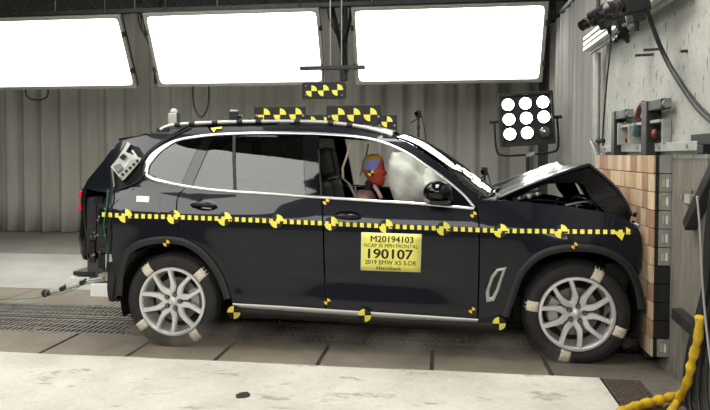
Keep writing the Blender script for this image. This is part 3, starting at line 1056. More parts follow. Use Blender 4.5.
def panel_mesh(name, px, m, off, thick, grid, org, far):
    loop = []
    for u, v in px:
        q = p3(u, v, off)
        loop.append((q[0], q[2]))
    ring = []
    n = len(loop)
    for i in range(n):
        a, b = np.array(loop[i]), np.array(loop[(i + 1) % n])
        L = np.linalg.norm(b - a)
        if L < 1e-5:
            continue
        k = max(1, int(math.ceil(L / grid)))
        for j in range(k):
            ring.append(a + (b - a) * j / k)
    P = np.array(ring)
    pts = [Vector((q[0], q[1])) for q in ring]
    x0, z0 = P.min(0)
    x1, z1 = P.max(0)
    for i in range(int((x1 - x0) / grid) + 2):
        for j in range(int((z1 - z0) / grid) + 2):
            q = np.array([x0 + i * grid, z0 + j * grid])
            if inside_poly(q, ring) and seg_dist(q, ring) > 0.45 * grid:
                pts.append(Vector(q))
    N = len(ring)
    vs, es, fs, *_ = delaunay_2d_cdt(pts, [(i, (i + 1) % N) for i in range(N)], [], 1, 1e-6)
    xz = [(q[0], q[1]) for q in vs]
    sg = -1 if not far else 1

    def Y(x, z, o):
        h = hw(x, z) + o
        return YC + h if far else YC - h
    V, F = [], []
    for x, z in xz:
        V.append((x, Y(x, z, off), z))
    for x, z in xz:
        V.append((x, Y(x, z, off - thick), z))
    k = len(xz)
    nn = [nrm(x, z) for x, z in xz]
    if far:
        nn = [np.array([a[0], -a[1], a[2]]) for a in nn]
    LN = []
    for f in fs:
        a, b, c = [np.array(V[i]) for i in f[:3]]
        g = np.cross(b - a, c - a)
        f = list(f)
        if np.dot(g, nn[f[0]]) < 0:
            f = f[::-1]
        F.append(tuple(f))
        LN += [tuple(nn[i]) for i in f]
        fb = tuple(i + k for i in f[::-1])
        F.append(fb)
        LN += [tuple(-nn[i - k]) for i in fb]
    # boundary rim
    cnt = {}
    for f in fs:
        for i in range(len(f)):
            e = (f[i], f[(i + 1) % len(f)])
            key = tuple(sorted(e))
            cnt[key] = cnt.get(key, 0) + 1
    ctr = P.mean(0)
    for (a, b), c in cnt.items():
        if c == 1:
            n0 = len(V)
            V += [V[a], V[b], V[b + k], V[a + k]]
            q = [n0, n0 + 1, n0 + 2, n0 + 3]
            A, B, C = (np.array(V[i]) for i in q[:3])
            g = np.cross(B - A, C - A)
            g /= (np.linalg.norm(g) + 1e-12)
            F.append(tuple(q))
            LN += [tuple(g)] * 4
    me = bpy.data.meshes.new(name)
    o = Vector(org)
    me.from_pydata([Vector(p) - o for p in V], [], F)
    me.materials.append(m)
    me.shade_smooth()
    me.normals_split_custom_set(LN)
    me.update()
    return me


def panel(name, px, m, parent, off=0.0, thick=0.014, grid=0.05, both=True):
    org = origin(parent)
    o = add_mesh(name, panel_mesh(name, px, m, off, thick, grid, org, False), parent)
    if both:
        f = add_mesh(name, panel_mesh(name, px, m, off, thick, grid, org, True), parent if parent is CAR else CAR)
        return o, f
    return o


def strip(name, A, B, m, parent, off=0.004, off2=None, both=True, thick=0.012, bulge=0.0):
    """band between two pixel polylines of equal length, lying on the body side, with rounded section"""
    out = []
    for far in ((False, True) if both else (False,)):
        rows = []
        S = 5
        for s in range(S + 1):
            t = s / S
            o = off + bulge * math.sin(PI * t)
            row = []
            for a, b in zip(A, B):
                q = p3(lerp(a[0], b[0], t), lerp(a[1], b[1], t), o)
                row.append((q[0], 2 * YC - q[1] if far else q[1], q[2]))
            rows.append(row)
        for t in (1, 0):
            row = []
            for a, b in zip(A, B):
                q = p3(lerp(a[0], b[0], t), lerp(a[1], b[1], t), off - thick)
                row.append((q[0], 2 * YC - q[1] if far else q[1], q[2]))
            rows.append(row)
        rows.append(rows[0])
        o = MB().grid(rows).build(name, m, parent if not far else CAR, smooth=True, angle=50)
        out.append(o)
    return out


def clip(poly, a, b, keep_left):
    """cut a pixel polygon with the line a-b"""
    out = []
    a, b = np.array(a, float), np.array(b, float)
    d = b - a

    def side(p):
        s = d[0] * (p[1] - a[1]) - d[1] * (p[0] - a[0])
        return s if keep_left else -s
    n = len(poly)
    for i in range(n):
        p, q = np.array(poly[i], float), np.array(poly[(i + 1) % n], float)
        sp_, sq = side(p), side(q)
        if sp_ >= 0:
            out.append(tuple(p))
        if (sp_ >= 0) != (sq >= 0):
            t = sp_ / (sp_ - sq)
            out.append(tuple(p + (q - p) * t))
    return out


CAR = empty('test_car', (-0.6, YC, 0.0))
tag(CAR, 'dark blue-black five-door SUV with crumpled nose pressed against the timber barrier', 'car')

# ---- pixel curves of the body side
top_c = crom([(142.6, 172), (143, 166), (146, 159.5), (152, 152), (160, 146), (170, 141), (182, 137.5), (200, 134.7), (215, 133.2), (235, 132.2), (260, 131.5), (285, 131.5), (313, 132), (340, 133.5),
              (362, 136), (380, 140), (395, 145.5), (410, 153), (425, 163), (440, 173.5), (455, 185.5), (466, 195.5), (475.5, 206.5)], 4)
bot_c = crom([(474, 209.7), (455, 208.0), (420, 204.8), (380, 202.4), (320, 198.4), (270, 194.9), (235, 192.9), (207, 190.4), (187, 187.6), (170, 184.8), (155, 182.3), (147, 179), (143.5, 175.5)], 4)
DLO = [tuple(p) for p in top_c] + [tuple(p) for p in bot_c]


def offset_loop(loop, wfun):
    n = len(loop)
    out = []
    area = sum(loop[i][0] * loop[(i + 1) % n][1] - loop[(i + 1) % n][0] * loop[i][1] for i in range(n))
    sg = 1 if area > 0 else -1
    for i in range(n):
        a, b = np.array(loop[i - 1]), np.array(loop[(i + 1) % n])
        d = b - a
        d /= np.linalg.norm(d) + 1e-9
        w = wfun(*loop[i])
        out.append((loop[i][0] - d[1] * w * sg, loop[i][1] + d[0] * w * sg))
    return out


def chrome_w(u, v):
    w = 2.6
    if u < 175:
        w += 3.4 * min(1, (175 - u) / 24) * (1.0 if v < 174 else 0.6)
    return w


DLI = offset_loop(DLO, chrome_w)
# chrome window surround: closed band
cl_o, cl_i = DLO + [DLO[0]], DLI + [DLI[0]]
strip('window_surround', cl_o, cl_i, M['chrome'], CAR, off=0.006, bulge=0.005)

# ---- body panels
gap_r = [(185.5, 188.6), (180.5, 193), (177.6, 200), (177.0, 210), (177.8, 222), (180.5, 237.5)]
arch_r = crom([(115, 300), (116.5, 275), (122, 254), (131, 244.5), (143, 239.3), (157, 236.8), (173, 236.8), (187, 240), (200, 247.5), (211, 258), (220, 271), (226.5, 285), (231.5, 301)], 4)
arch_r = [tuple(p) for p in arch_r]
arch_f = [tuple(p) for p in crom([(500, 319), (507, 300), (514, 279.5), (523, 264.5), (537, 252.8), (553, 246.6), (574, 244), (597, 245.7), (616, 252.2), (630, 263), (638.5, 277), (643.5, 295), (645.5, 312)], 4)]
bot_seg = lambda a, b: [tuple(p) for p in bot_c if a < p[0] < b]
top_seg = lambda a, b: [tuple(p) for p in top_c if a < p[0] < b]
arc_seg = lambda arc, a, b: [p for p in arc if a < p[0] < b]
roof_low = [tuple(p) for p in crom([(121, 140.8), (135, 137.6), (150, 134), (170, 129.2), (190, 126.4), (213, 125), (250, 124), (300, 124.6), (345, 128), (375, 133), (395, 138.8), (408, 143.6), (420, 150.2), (445, 168), (467, 187), (482, 199.8)], 4)]

def shift(pts, dx, dy=0):
    return [(p[0] + dx, p[1] + dy) for p in pts]


# rear quarter panel with D pillar
rq = [(181, 238)] + shift(gap_r, -1.3)[::-1][1:] + [p for p in bot_c if p[0] < 183.5]
rq = [tuple(p) for p in rq]
rq += [p for p in top_seg(100, 212)]
rq += [(212, 133.4)] + [p for p in roof_low if p[0] < 213][::-1]
rq += [(112, 151), (104, 162), (96, 171.5), (89, 180.5), (85, 187.5), (90, 190), (106, 192.5), (107.5, 205), (107.5, 225), (109, 243), (112.5, 262), (115.5, 278)]
rq += [p for p in arch_r if p[1] < 277 and p[0] < 181]
panel('quarter_panel', rq, M['paint'], CAR, grid=0.022)
# roof side strip and A pillar
rs = [p for p in top_seg(214, 480)] + [(479, 206)] + [p for p in roof_low if p[0] > 214][::-1]
panel('roof_side_frame', rs, M['paint'], CAR, grid=0.025)
# rear door
rd = gap_r[:] + [p for p in arch_r if p[0] > 181.5] + [(232.5, 302.5), (280, 305.2), (324.6, 308.2), (323.6, 270), (322.6, 230), (321.2, 199)]
rd += [tuple(p) for p in bot_c if 187 < p[0] < 320]
rear_door, _ = panel('rear_door', rd, M['paint'], CAR, grid=0.032)
# front door
fd = [(322.8, 199.2), (324.2, 230), (325.2, 270), (326.2, 308.3), (400, 313), (477, 317.6), (478.0, 280), (478.6, 240), (478.2, 222), (476.5, 212), (474, 210.2)]
fd += [tuple(p) for p in bot_c if 324 < p[0] < 473]
front_door, _ = panel('front_door', fd, M['paint'], CAR, grid=0.032)
# front fender
ff = [(478, 211), (479.7, 221), (480.2, 240), (479.6, 280), (478.6, 318.5), (499, 319.2)]
ff += [p for p in arch_f if p[1] < 318 and p[0] < 634]
ff += [(637.5, 268), (640, 252), (639, 240), (637, 229), (630, 221.5), (617, 216), (600, 211.5), (570, 206.8), (540, 203.6), (515, 201.4), (497, 200), (484, 201.5), (477.5, 206.8)]
fender, _ = panel('front_fender', ff, M['paint'], CAR, grid=0.032)

# black wheel-arch trims
in_r = offset_loop(arch_r + [(180, 320)], lambda u, v: 7.0)[:len(arch_r)]
in_f = offset_loop(arch_f + [(575, 340)], lambda u, v: 7.5)[:len(arch_f)]
strip('arch_trim', arch_r, in_r, M['black_plastic'], CAR, off=0.012, thick=0.06, bulge=0.008)
strip('arch_trim', arch_f, in_f, M['black_plastic'], CAR, off=0.012, thick=0.06, bulge=0.008)
# sill: satin strip over black skirt
sa = [(232.5, 303.2), (280, 305.9), (326, 309), (400, 313.8), (440, 316.4), (478.5, 319)]
sb = [(234, 307.6), (280, 310.8), (326, 314.4), (400, 319.4), (440, 321.4), (478, 322.6)]
strip('sill_trim', sa, sb, M['satin'], CAR, off=0.010, thick=0.03, bulge=0.006)
sc2 = [(230, 318), (280, 319), (326, 321.5), (400, 327), (440, 329.5), (500, 334)]
sb2 = [(228, 307.0)] + sb[1:-1] + [(502, 323)]
strip('side_skirt', sb2, sc2, M['black_plastic'], CAR, off=0.0, thick=0.05, bulge=0.012)
fk = [(478.8, 319.4), (480, 323.5), (503, 324), (500.5, 319.6)]
panel('fender_foot', fk, M['black_plastic'], CAR, off=0.004)
# rear black lower corner behind the wheel
rk = [(112.0, 262), (115.2, 279), (113, 302), (109, 301), (107, 285), (108, 262)]
panel('rear_corner', rk, M['black_plastic'], CAR, off=-0.002)

# ---- glass and pillars inside the window surround
def pane(poly, m, name, off=-0.004, par=CAR, thick=0.005, both=True):
    return panel(name, poly, m, par, off=off, thick=thick, grid=0.035, both=both)


qg = clip(DLI, (206.5, 130), (180, 186.5), True)
fx = clip(clip(DLI, (217.5, 130), (190.5, 190), False), (232.6, 130), (233.4, 196), True)
rg = clip(clip(DLI, (235.6, 130), (236.4, 196), False), (303.2, 130), (305, 200), True)
bp_ = clip(clip(DLI, (303.6, 130), (305.4, 200), False), (317.5, 130), (321, 200), True)
ws_ = clip(clip(DLI, (206.9, 130), (180.4, 186.5), False), (217.1, 130), (190.1, 190), True)
dv = clip(clip(DLI, (232.8, 130), (233.6, 196), False), (235.4, 130), (236.2, 196), True)
pane(qg, M['glass'], 'quarter_glass')
pane(fx, M['glass'], 'rear_fixed_glass')
pane(rg, M['glass'], 'rear_door_glass')
pane(bp_, M['gloss_black'], 'b_pillar', off=0.003, thick=0.05)
pane(ws_, M['gloss_black'], 'door_frame', off=0.002, thick=0.05)
pane(dv, M['black_plastic'], 'glass_divider', off=0.003, thick=0.03)
# chrome joint and door gap line on B pillar shown by a narrow seam
# ---- roof, windscreen, tailgate: lofted across the car
def side_pts(px, n=4):
    return [p3(u, v) for u, v in px]


def loft(name, edge, m, bulge, par=CAR, nt=14, thick=0.008, ends=None, zc=0.0):
    rows = []
    for i, q in enumerate(edge):
        row = []
        for k in range(nt + 1):
            t = -1 + 2 * k / nt
            b = bulge[i] if hasattr(bulge, '__len__') and hasattr(bulge[0], '__len__') else bulge
            c = (1 - t * t)
            row.append((q[0] + b[0] * c, YC + t * (YC - q[1]), q[2] + b[1] * c))
        rows.append(row)
    return MB().grid(rows).build(name, m, par, smooth=True, solid=thick)


roof_e = side_pts([p for p in roof_low if 121 < p[0] < 392])
nb = len(roof_e)
loft('roof', [q + np.array([0, 0.004, 0]) for q in roof_e], M['paint'], [(0.0, 0.012 + 0.035 * math.sin(PI * i / (nb - 1)) + 0.058 * max(0, (i / (nb - 1) - 0.5) * 2) ** 2) for i in range(nb)], thick=0.012)
ws_e = side_pts([p for p in roof_low if 391 < p[0] <= 482])
nb = len(ws_e)
ws_g = loft('windscreen', ws_e, M['windscreen'], [(0.03 + 0.14 * i / (nb - 1), 0.070 - 0.035 * i / (nb - 1)) for i in range(nb)], thick=0.005)
# black frit bands on the screen edge
ct = p3(483.5, 200.6)
# cowl panel under the windscreen
cowl = [p3(482, 200.2), p3(489, 200.4), p3(497, 201.2)]
loft('cowl', [cowl[0], cowl[1], cowl[2] + np.array([0.03, 0, -0.02])], M['black_plastic'], [(0.13, 0.015), (0.15, -0.01), (0.15, -0.05)], thick=0.01)
for (a, b) in ((0.15, 0.75), (0.80, 1.45)):
    pts = []
    for k in range(9):
        t = lerp(a, b, k / 8) - 0.80
        tt = t / 0.80
        pts.append((ct[0] - 0.02 + 0.15 * (1 - tt * tt), YC + t, ct[2] + 0.035 + 0.01 * math.sin(k)))
    MB().tube(pts, 0.011, 6).build('wiper', M['black_plastic'], CAR, smooth=True)
# tailgate: rear face from spoiler lip down to the sill
tg = [p3(121, 140.9), p3(112, 151), p3(104, 162), p3(96, 171.5), p3(88.5, 180.5), p3(85, 187.5)]
tgl = tg[-1]
tg += [np.array([tgl[0] - 0.03, tgl[1] + 0.03, 1.02]), np.array([tgl[0] - 0.02, tgl[1] + 0.05, 0.8]), np.array([tgl[0] + 0.03, tgl[1] + 0.08, 0.62])]
nb = len(tg)
loft('tailgate', tg, M['paint'], [(-0.06 - 0.08 * i / nb, 0.0) for i in range(nb)], thick=0.02)
# spoiler lip
sp_e = [p3(121, 140.8), p3(136, 137.4), p3(148, 134.6)]
sp_e[0] = sp_e[0] + np.array([-0.03, 0.02, 0.004])
loft('spoiler', [q + np.array([0, 0, 0.006]) for q in sp_e], M['paint'], [(-0.03, 0.03), (-0.02, 0.035), (0, 0.03)], thick=0.018)

# ---- roof rails (silver with dark tape bands)
for far in (False, True):
    rp = []
    for u, v in ((160, 129.5), (166, 126.4), (175, 124.4), (200, 122.6), (230, 121.6), (260, 121.0), (300, 120.9), (330, 122.3), (355, 125.3), (375, 129.5), (388, 133.6), (392, 135.6)):
        q = p3(u, v + 4.0)
        w = at_y(u, v + 0.6, q[1] + 0.01)
        rp.append(np.array([w[0], 2 * YC - w[1] if far else w[1], w[2]]))
    c = crom(rp, 5)
    rr = [0.0165] * len(c)
    rail = MB().tube(c, rr, 10).build('roof_rail', M['satin'], CAR, smooth=True)
    for ub in (178, 192, 214.5, 239, 258, 297, 331, 350.5):
        k = min(range(1, len(c) - 1), key=lambda i: abs(c[i][0] - at_y(ub, 124, 4.98)[0]))
        j = c[k].copy()
        d = c[k + 1] - c[k - 1]
        j = j + d * ((at_y(ub, 124, 4.98)[0] - j[0]) / d[0])
        d /= np.linalg.norm(d)
        MB().tube([j - d * 0.024, j + d * 0.024], 0.0185, 10).build('tape_band', M['tape_black'], rail, smooth=True, angle=40)
    for k in (3, len(c) // 2, len(c) - 5):
        j = c[k]
        MB().box((j[0] - 0.05, j[1] - 0.012, j[2] - 0.06), (j[0] + 0.05, j[1] + 0.012, j[2])).build('rail_foot', M['black_plastic'], rail)

# ---- door handles
for (du, dv_, par) in ((203.5, 204.8, rear_door), (347.5, 216.5, front_door)):
    rec = [(du + 13.5 * math.cos(2 * PI * k / 24), dv_ + 5.6 * math.sin(2 * PI * k / 24) + 0.3 * math.cos(2 * PI * k / 24)) for k in range(24)]
    panel('handle_recess', rec, M['gloss_black'], par, off=0.0025, thick=0.003, both=False)
    pts = [p3(du + 12.5 * t, dv_ - 0.4 + 0.6 * t + 1.0 * t * t, 0.012 + 0.028 * (1 - t * t)) for t in np.linspace(-1, 1, 13)]
    h = MB().tube(pts, [0.010 + 0.010 * (1 - t * t) for t in np.linspace(-1, 1, 13)], 10).build('door_handle', M['paint'], par, smooth=True)
    if par is rear_door:
        pts = [p3(du + 3 + 5 * t, dv_ + 3.4 + 0.4 * t, 0.006) for t in np.linspace(-1, 1, 7)]
        MB().tube(pts, 0.006, 6).build('handle_trim', M['chrome'], par, smooth=True)

# ---- fuel flap (proud seam lines) and its paper tag
fl = [(131.5, 196.8), (160, 197.8), (160.2, 216), (158.5, 226), (133, 225), (130.5, 214)]
panel('fuel_flap', fl, M['paint'], CAR, off=0.003, thick=0.01, grid=0.04, both=False)
panel('paper_tag', [(136.6, 195.8), (149.4, 196.4), (148.6, 202.2), (136.2, 201.6)], M['white'], CAR, off=0.006, thick=0.002, both=False)

# ---- air breather on the front fender
vo = [(486.5, 302), (485.8, 292), (491, 276), (497, 269), (506.5, 267.2), (503.5, 276), (499, 290), (494, 301)]
vi = [(489.5, 297.5), (489.5, 291), (493.5, 278.5), (498.5, 271.8), (502.6, 270.6), (500, 277.5), (496, 289), (492.2, 296.8)]
strip('air_vent_frame', vo + [vo[0]], vi + [vi[0]], M['satin'], fender, off=0.008, both=False, bulge=0.004)
panel('air_vent_mesh', vi, M['gloss_black'], fender, off=0.003, thick=0.002, both=False)

# ---- door mirror
mp_ = at_y(437.5, 192, 4.60)
mr = empty('door_mirror', mp_, CAR)
b = MB().ball(mp_, 0.105, 0.13, 0.082, 20, 12)
b.v = [(x + 0.03 * max(0, (z - mp_[2]) / 0.08) * 0 + 0.0, y, z if z > mp_[2] - 0.055 else mp_[2] - 0.055 - (mp_[2] - 0.055 - z) * 0.3) for x, y, z in b.v]
b.build('mirror_shell', M['gloss_black'], mr, smooth=True)
MB().obox(mp_ + np.array([0.02, 0.0, -0.07]), (0.075, 0, 0), (0, 0.10, 0), (0, 0, 0.014)).build('mirror_base', M['black_plastic'], mr, bevel=0.01)
foot = p3(452, 200)
MB().tube([mp_ + np.array([0.03, 0.06, -0.07]), foot], [0.03, 0.035], 10).build('mirror_arm', M['gloss_black'], mr, smooth=True)
tri = clip(clip(DLI, (447.5, 150), (447.5, 215), False), (300, 100), (600, 100), True)
panel('mirror_triangle', tri, M['gloss_black'], CAR, off=-0.002, thick=0.02)

# ---- wheels
def wheel(hx, hz, ry, spoke0, chalk, near, steer=0.0):
    R = 0.373
    yf = 4.640 if near else 2 * YC - 4.640
    s = 1 if near else -1
    c = (hx, yf, hz)
    w = empty('wheel', (hx, yf + s * 0.13, 0.0), CAR)
    prof = [(0.245, 0.05), (0.258, 0.018), (0.272, 0.006), (0.30, -0.002), (0.325, 0.0), (0.345, 0.010), (0.358, 0.024), (0.367, 0.045), (0.3715, 0.075),
            (0.3735, 0.125), (0.3715, 0.185), (0.366, 0.215), (0.352, 0.240), (0.325, 0.258), (0.28, 0.256), (0.245, 0.21), (0.245, 0.05)]
    b = MB().lathe(prof, c, 'Y', 96, s)
    b.v = [(x, y, max(z, 0.0025)) for x, y, z in b.v]
    tyre = b.build('tyre', M['rubber'], w, smooth=True)
    # tread blocks around the shoulder
    if near:
        tb_ = MB()
        for k in range(80):
            t = 2 * PI * k / 80
            e = np.array([math.cos(t), 0, math.sin(t)])
            g = np.array([-math.sin(t), 0, math.cos(t)])
            q = np.array(c) + e * 0.362 + np.array([0, s * 0.034, 0])
            if q[2] < 0.02:
                continue
            tb_.obox(q, g * 0.009, np.array([0, 0.020, 0]) + e * 0.010, (e * 0.004 + np.array([0, -0.004, 0])))
        o = tb_.build('tread_blocks', M['rubber'], w)
        o['kind'] = 'stuff'
    rim = [(0.262, 0.030), (0.266, 0.012), (0.262, 0.000), (0.246, -0.002), (0.238, 0.008), (0.236, 0.030), (0.236, 0.10), (0.222, 0.13), (0.222, 0.19), (0.240, 0.21)]
    MB().lathe(rim, c, 'Y', 72, s).build('rim', M['alloy'], w, smooth=True, angle=40)
    if near:
        C = np.array(c)
        EYv = np.array([0, 1.0, 0])

        def pol(r, deg, d):
            t = math.radians(deg)
            return C + np.array([r * math.cos(t), 0, r * math.sin(t)]) + EYv * d
        for k in range(5):
            a0 = spoke0 + 72 * k
            b = MB()
            for sg in (-1, 1):
                path = [(0.045, 4, 0.034), (0.078, 13, 0.028), (0.118, 21.5, 0.020), (0.155, 20.0, 0.014), (0.20, 17.2, 0.010), (0.252, 14.8, 0.006)]
                wid = [0.026, 0.026, 0.024, 0.020, 0.018, 0.019]
                pp = [pol(r_, a0 + sg * da, d) for r_, da, d in path]
                secs = []
                for i, q in enumerate(pp):
                    t = pp[min(i + 1, 5)] - pp[max(i - 1, 0)]
                    t /= np.linalg.norm(t)
                    sd = np.cross(t, EYv)
                    sd /= np.linalg.norm(sd)
                    wq = wid[i]
                    secs.append([q - sd * wq + EYv * 0.010, q - sd * wq * 0.62 - EYv * 0.006, q + sd * wq * 0.62 - EYv * 0.006, q + sd * wq + EYv * 0.010, q + sd * wq * 0.8 + EYv * 0.035, q - sd * wq * 0.8 + EYv * 0.035])
                secs = [z_ + [z_[0]] for z_ in secs]
                b.grid(secs)
            b.build('spoke', M['alloy'], w, smooth=True, angle=35)
        MB().lathe([(0.001, 0.020), (0.034, 0.021), (0.038, 0.028), (0.060, 0.030), (0.070, 0.045), (0.07, 0.08)], c, 'Y', 32, s).build('hub', M['alloy'], w, smooth=True, angle=40)
        cap = MB().lathe([(0.001, 0.014), (0.026, 0.015), (0.031, 0.022)], c, 'Y', 24, s).build('centre_cap', mat('cap_grey', (0.66, 0.66, 0.64), 0.4, 0.5), w, smooth=True)
        for k in range(5):
            q = pol(0.056, spoke0 + 36 + 72 * k, 0.012)
            ln = MB().cyl(q, q + EYv * 0.02, 0.0125, 6).build('lug_nut', M['disc'], w)
            MB().lathe([(0.0145, 0.0), (0.019, 0.002), (0.019, 0.02)], q + EYv * 0.004, 'Y', 16, s).build('lug_well', M['dark_steel'], w)
        MB().lathe([(0.001, 0.085), (0.075, 0.085), (0.08, 0.10), (0.172, 0.10), (0.174, 0.125), (0.08, 0.125)], c, 'Y', 48, s).build('brake_disc', M['disc'], w, smooth=True, angle=30)
        cal = MB()
        th0 = 175 if spoke0 > 40 else 5
        rows = []
        for rr_, dd in ((0.125, 0.07), (0.19, 0.07), (0.20, 0.09), (0.20, 0.15), (0.12, 0.15), (0.12, 0.07)):
            rows.append([pol(rr_, th0 + a, dd) for a in np.linspace(-28, 28, 9)])
        cal.grid(rows)
        cal.build('brake_caliper', M['caliper'], w, smooth=True, angle=40)
        MB().lathe([(0.235, 0.16), (0.08, 0.16), (0.01, 0.17)], c, 'Y', 32, s).build('backing_plate', M['inside'], w)
        for a in chalk:
            rows = []
            for d in (-7.0, -2.4, 2.4, 7.0):
                rows.append([pol(r_, a + d * (0.29 / r_), o_ - 0.0015) for r_, o_ in ((0.270, 0.007), (0.285, 0.002), (0.30, -0.002), (0.325, 0.0), (0.345, 0.010), (0.358, 0.024), (0.364, 0.038))])
            rows = [[(q_[0], q_[1], max(q_[2], 0.004)) for q_ in rw] for rw in rows]
            MB().grid(rows).build('chalk_strip', M['chalk'], w, smooth=True, solid=0.002)
    return w


wheel(-2.032, 0.350, 0, 38.5, (129, 43, -142, -54), True)
wheel(0.962, 0.352, 0, 43.5, (64, 171, -105, -22), True)
wheel(-2.032, 0.350, 0, 38.5, (), False)
wheel(0.962, 0.352, 0, 43.5, (), False)

# wheel housings and underbody
for hx in (-2.032, 0.962):
    for s in (1, -1):
        rows = []
        for y in (0.95, 0.60):
            yy = YC - s * y
            rows.append([(hx + 0.435 * math.cos(t), yy, max(0.12, 0.37 + 0.45 * math.sin(t))) for t in np.linspace(-0.35, PI + 0.35, 25)])
        b = MB().grid(rows)
        yy = YC - s * 0.60
        b.add([(hx - 0.435, yy, 0.15)] + [(hx + 0.435 * math.cos(t), yy, 0.37 + 0.45 * math.sin(t)) for t in np.linspace(PI, 0, 17)] + [(hx + 0.435, yy, 0.15)], [tuple(range(19))])
        b.build('wheel_housing', M['inside'], CAR, smooth=True, angle=50)
MB().box((-2.45, YC - 0.74, 0.22), (1.0, YC + 0.74, 0.42)).build('underbody', M['inside'], CAR, bevel=0.02)
MB().box((-1.55, YC - 0.90, 0.24), (0.45, YC + 0.90, 0.40)).build('floor_pan', M['inside'], CAR, bevel=0.02)
for s in (1, -1):
    MB().cyl((-2.032, YC - s * 0.5, 0.35), (-2.032, YC - s * 0.88, 0.35), 0.045, 12).build('axle', M['dark_steel'], CAR)
    MB().cyl((0.962, YC - s * 0.5, 0.352), (0.962, YC - s * 0.88, 0.352), 0.045, 12).build('axle', M['dark_steel'], CAR)

# ---- cabin
MB().box((-0.02, YC - 0.80, 0.62), (0.50, YC + 0.80, 1.13)).build('dashboard', M['inside'], CAR, bevel=0.06)
MB().box((0.40, YC - 0.86, 0.42), (0.46, YC + 0.86, 1.14)).build('firewall', M['inside'], CAR)
MB().box((-2.75, YC - 0.70, 0.42), (-1.75, YC + 0.70, 0.66)).build('cargo_floor', M['inside'], CAR, bevel=0.02)


def seat(x, y, name, w=0.26, rake=0.20):
    s = empty(name, (x, y, 0.42), CAR)
    MB().box((x - 0.25, y - w, 0.44), (x + 0.30, y + w, 0.66)).build('cushion', M['seat'], s, bevel=0.06)
    d = np.array([-math.sin(rake), 0, math.cos(rake)])
    n_ = np.array([math.cos(rake), 0, math.sin(rake)])
    MB().obox(np.array([x - 0.24, y, 0.62]) + d * 0.32, d * 0.35, (0, w, 0), n_ * 0.075).build('backrest', M['seat'], s, bevel=0.06)
    hc = np.array([x - 0.24, y, 0.62]) + d * 0.80 + n_ * 0.02
    MB().obox(hc, d * 0.125, (0, w * 0.55, 0), n_ * 0.075).build('headrest', M['seat'], s, bevel=0.045)
    for q in (-0.07, 0.07):
        MB().cyl(hc - d * 0.22 + np.array([0, q, 0]), hc + np.array([0, q, 0]), 0.008, 6).build('headrest_post', M['satin'], s)
    return s


seat(-0.55, YC - 0.37, 'front_seat')
seat(-0.70, YC + 0.37, 'front_seat')
MB().box((-1.85, YC - 0.66, 0.44), (-1.40, YC + 0.66, 0.66)).build('bench_cushion', M['seat'], CAR, bevel=0.05)
MB().obox((-1.93, YC, 0.88), (-0.08, 0, 0.30), (0, 0.66, 0), (0.07, 0, 0.02)).build('bench_backrest', M['seat'], CAR, bevel=0.05)
for y in (-0.40, 0.0, 0.40):
    MB().box((-2.10, YC + y - 0.13, 1.20), (-2.0, YC + y + 0.13, 1.36)).build('bench_headrest', M['seat'], CAR, bevel=0.04)
# steering wheel on the far side
sw = [(-0.12 + 0.05 * math.cos(t), YC + 0.37 + 0.18 * math.sin(t), 1.03 + 0.17 * math.cos(t)) for t in np.linspace(0, 2 * PI, 33)]
MB().tube(sw, 0.016, 8).build('steering_wheel', M['seat'], CAR, smooth=True)
# seat belt
MB().grid([[tuple(at_y(349.5 + dx, 143, 5.02)), tuple(at_y(345 + dx, 158, 5.05)), tuple(at_y(341.5 + dx, 168, 5.08)), tuple(at_y(342 + dx, 178, 5.10))] for dx in (0, 2.2)]).build('seat_belt', M['belt'], CAR, solid=0.003)
MB().grid([[tuple(at_y(341.5 + dx, 178, 5.10)), tuple(at_y(348 + dx, 184, 5.12)), tuple(at_y(354 + dx, 196, 5.12)), tuple(at_y(356 + dx, 206, 5.12))] for dx in (0, 2.6)]).build('seat_belt', mat('belt_grey', (0.35, 0.34, 0.32), 0.8), CAR, solid=0.003)
MB().grid([[tuple(at_y(367.5 + dx, 144, 5.95)), tuple(at_y(364.5 + dx, 160, 5.9)), tuple(at_y(359 + dx, 176, 5.85))] for dx in (0, 1.8)]).build('seat_belt', M['belt'], CAR, solid=0.003)

# airbag: swollen cushion in front of the dummy
def blob(name, c, rx, ry, rz, m, par, seed, amp=0.06, tilt=0.0, exps=2.6):
    rnd = random.Random(seed)
    ph = [rnd.uniform(0, 6) for _ in range(6)]
    b = MB().ball((0, 0, 0), 1, 1, 1, 40, 24)
    out = []
    for x, y, z in b.v:
        k = (abs(x) ** exps + abs(y) ** exps + abs(z) ** exps) ** (-1 / exps)
        q = 1 + amp * (math.sin(5 * x + ph[0]) * math.sin(4 * z + ph[1]) + 0.6 * math.sin(9 * z + 3 * y + ph[2]) * math.sin(6 * x + ph[3]) + 0.4 * math.sin(14 * (x + z) + ph[4]))
        px_, py_, pz_ = x * k * rx * q, y * k * ry * q, z * k * rz * q
        out.append((c[0] + px_ * math.cos(tilt) - pz_ * math.sin(tilt), c[1] + py_, c[2] + px_ * math.sin(tilt) + pz_ * math.cos(tilt)))
    b.v = out
    return b.build(name, m, par, smooth=True)


ab = at_y(409, 180, 5.22)
blob('airbag', ab, 0.165, 0.27, 0.25, M['airbag'], CAR, 4, 0.05, 0.28)
ab2 = at_y(425, 188, 5.22)
blob('airbag', ab2 + np.array([0.06, 0.0, 0.0]), 0.15, 0.24, 0.17, M['airbag'], CAR, 6, 0.05, 0.5)

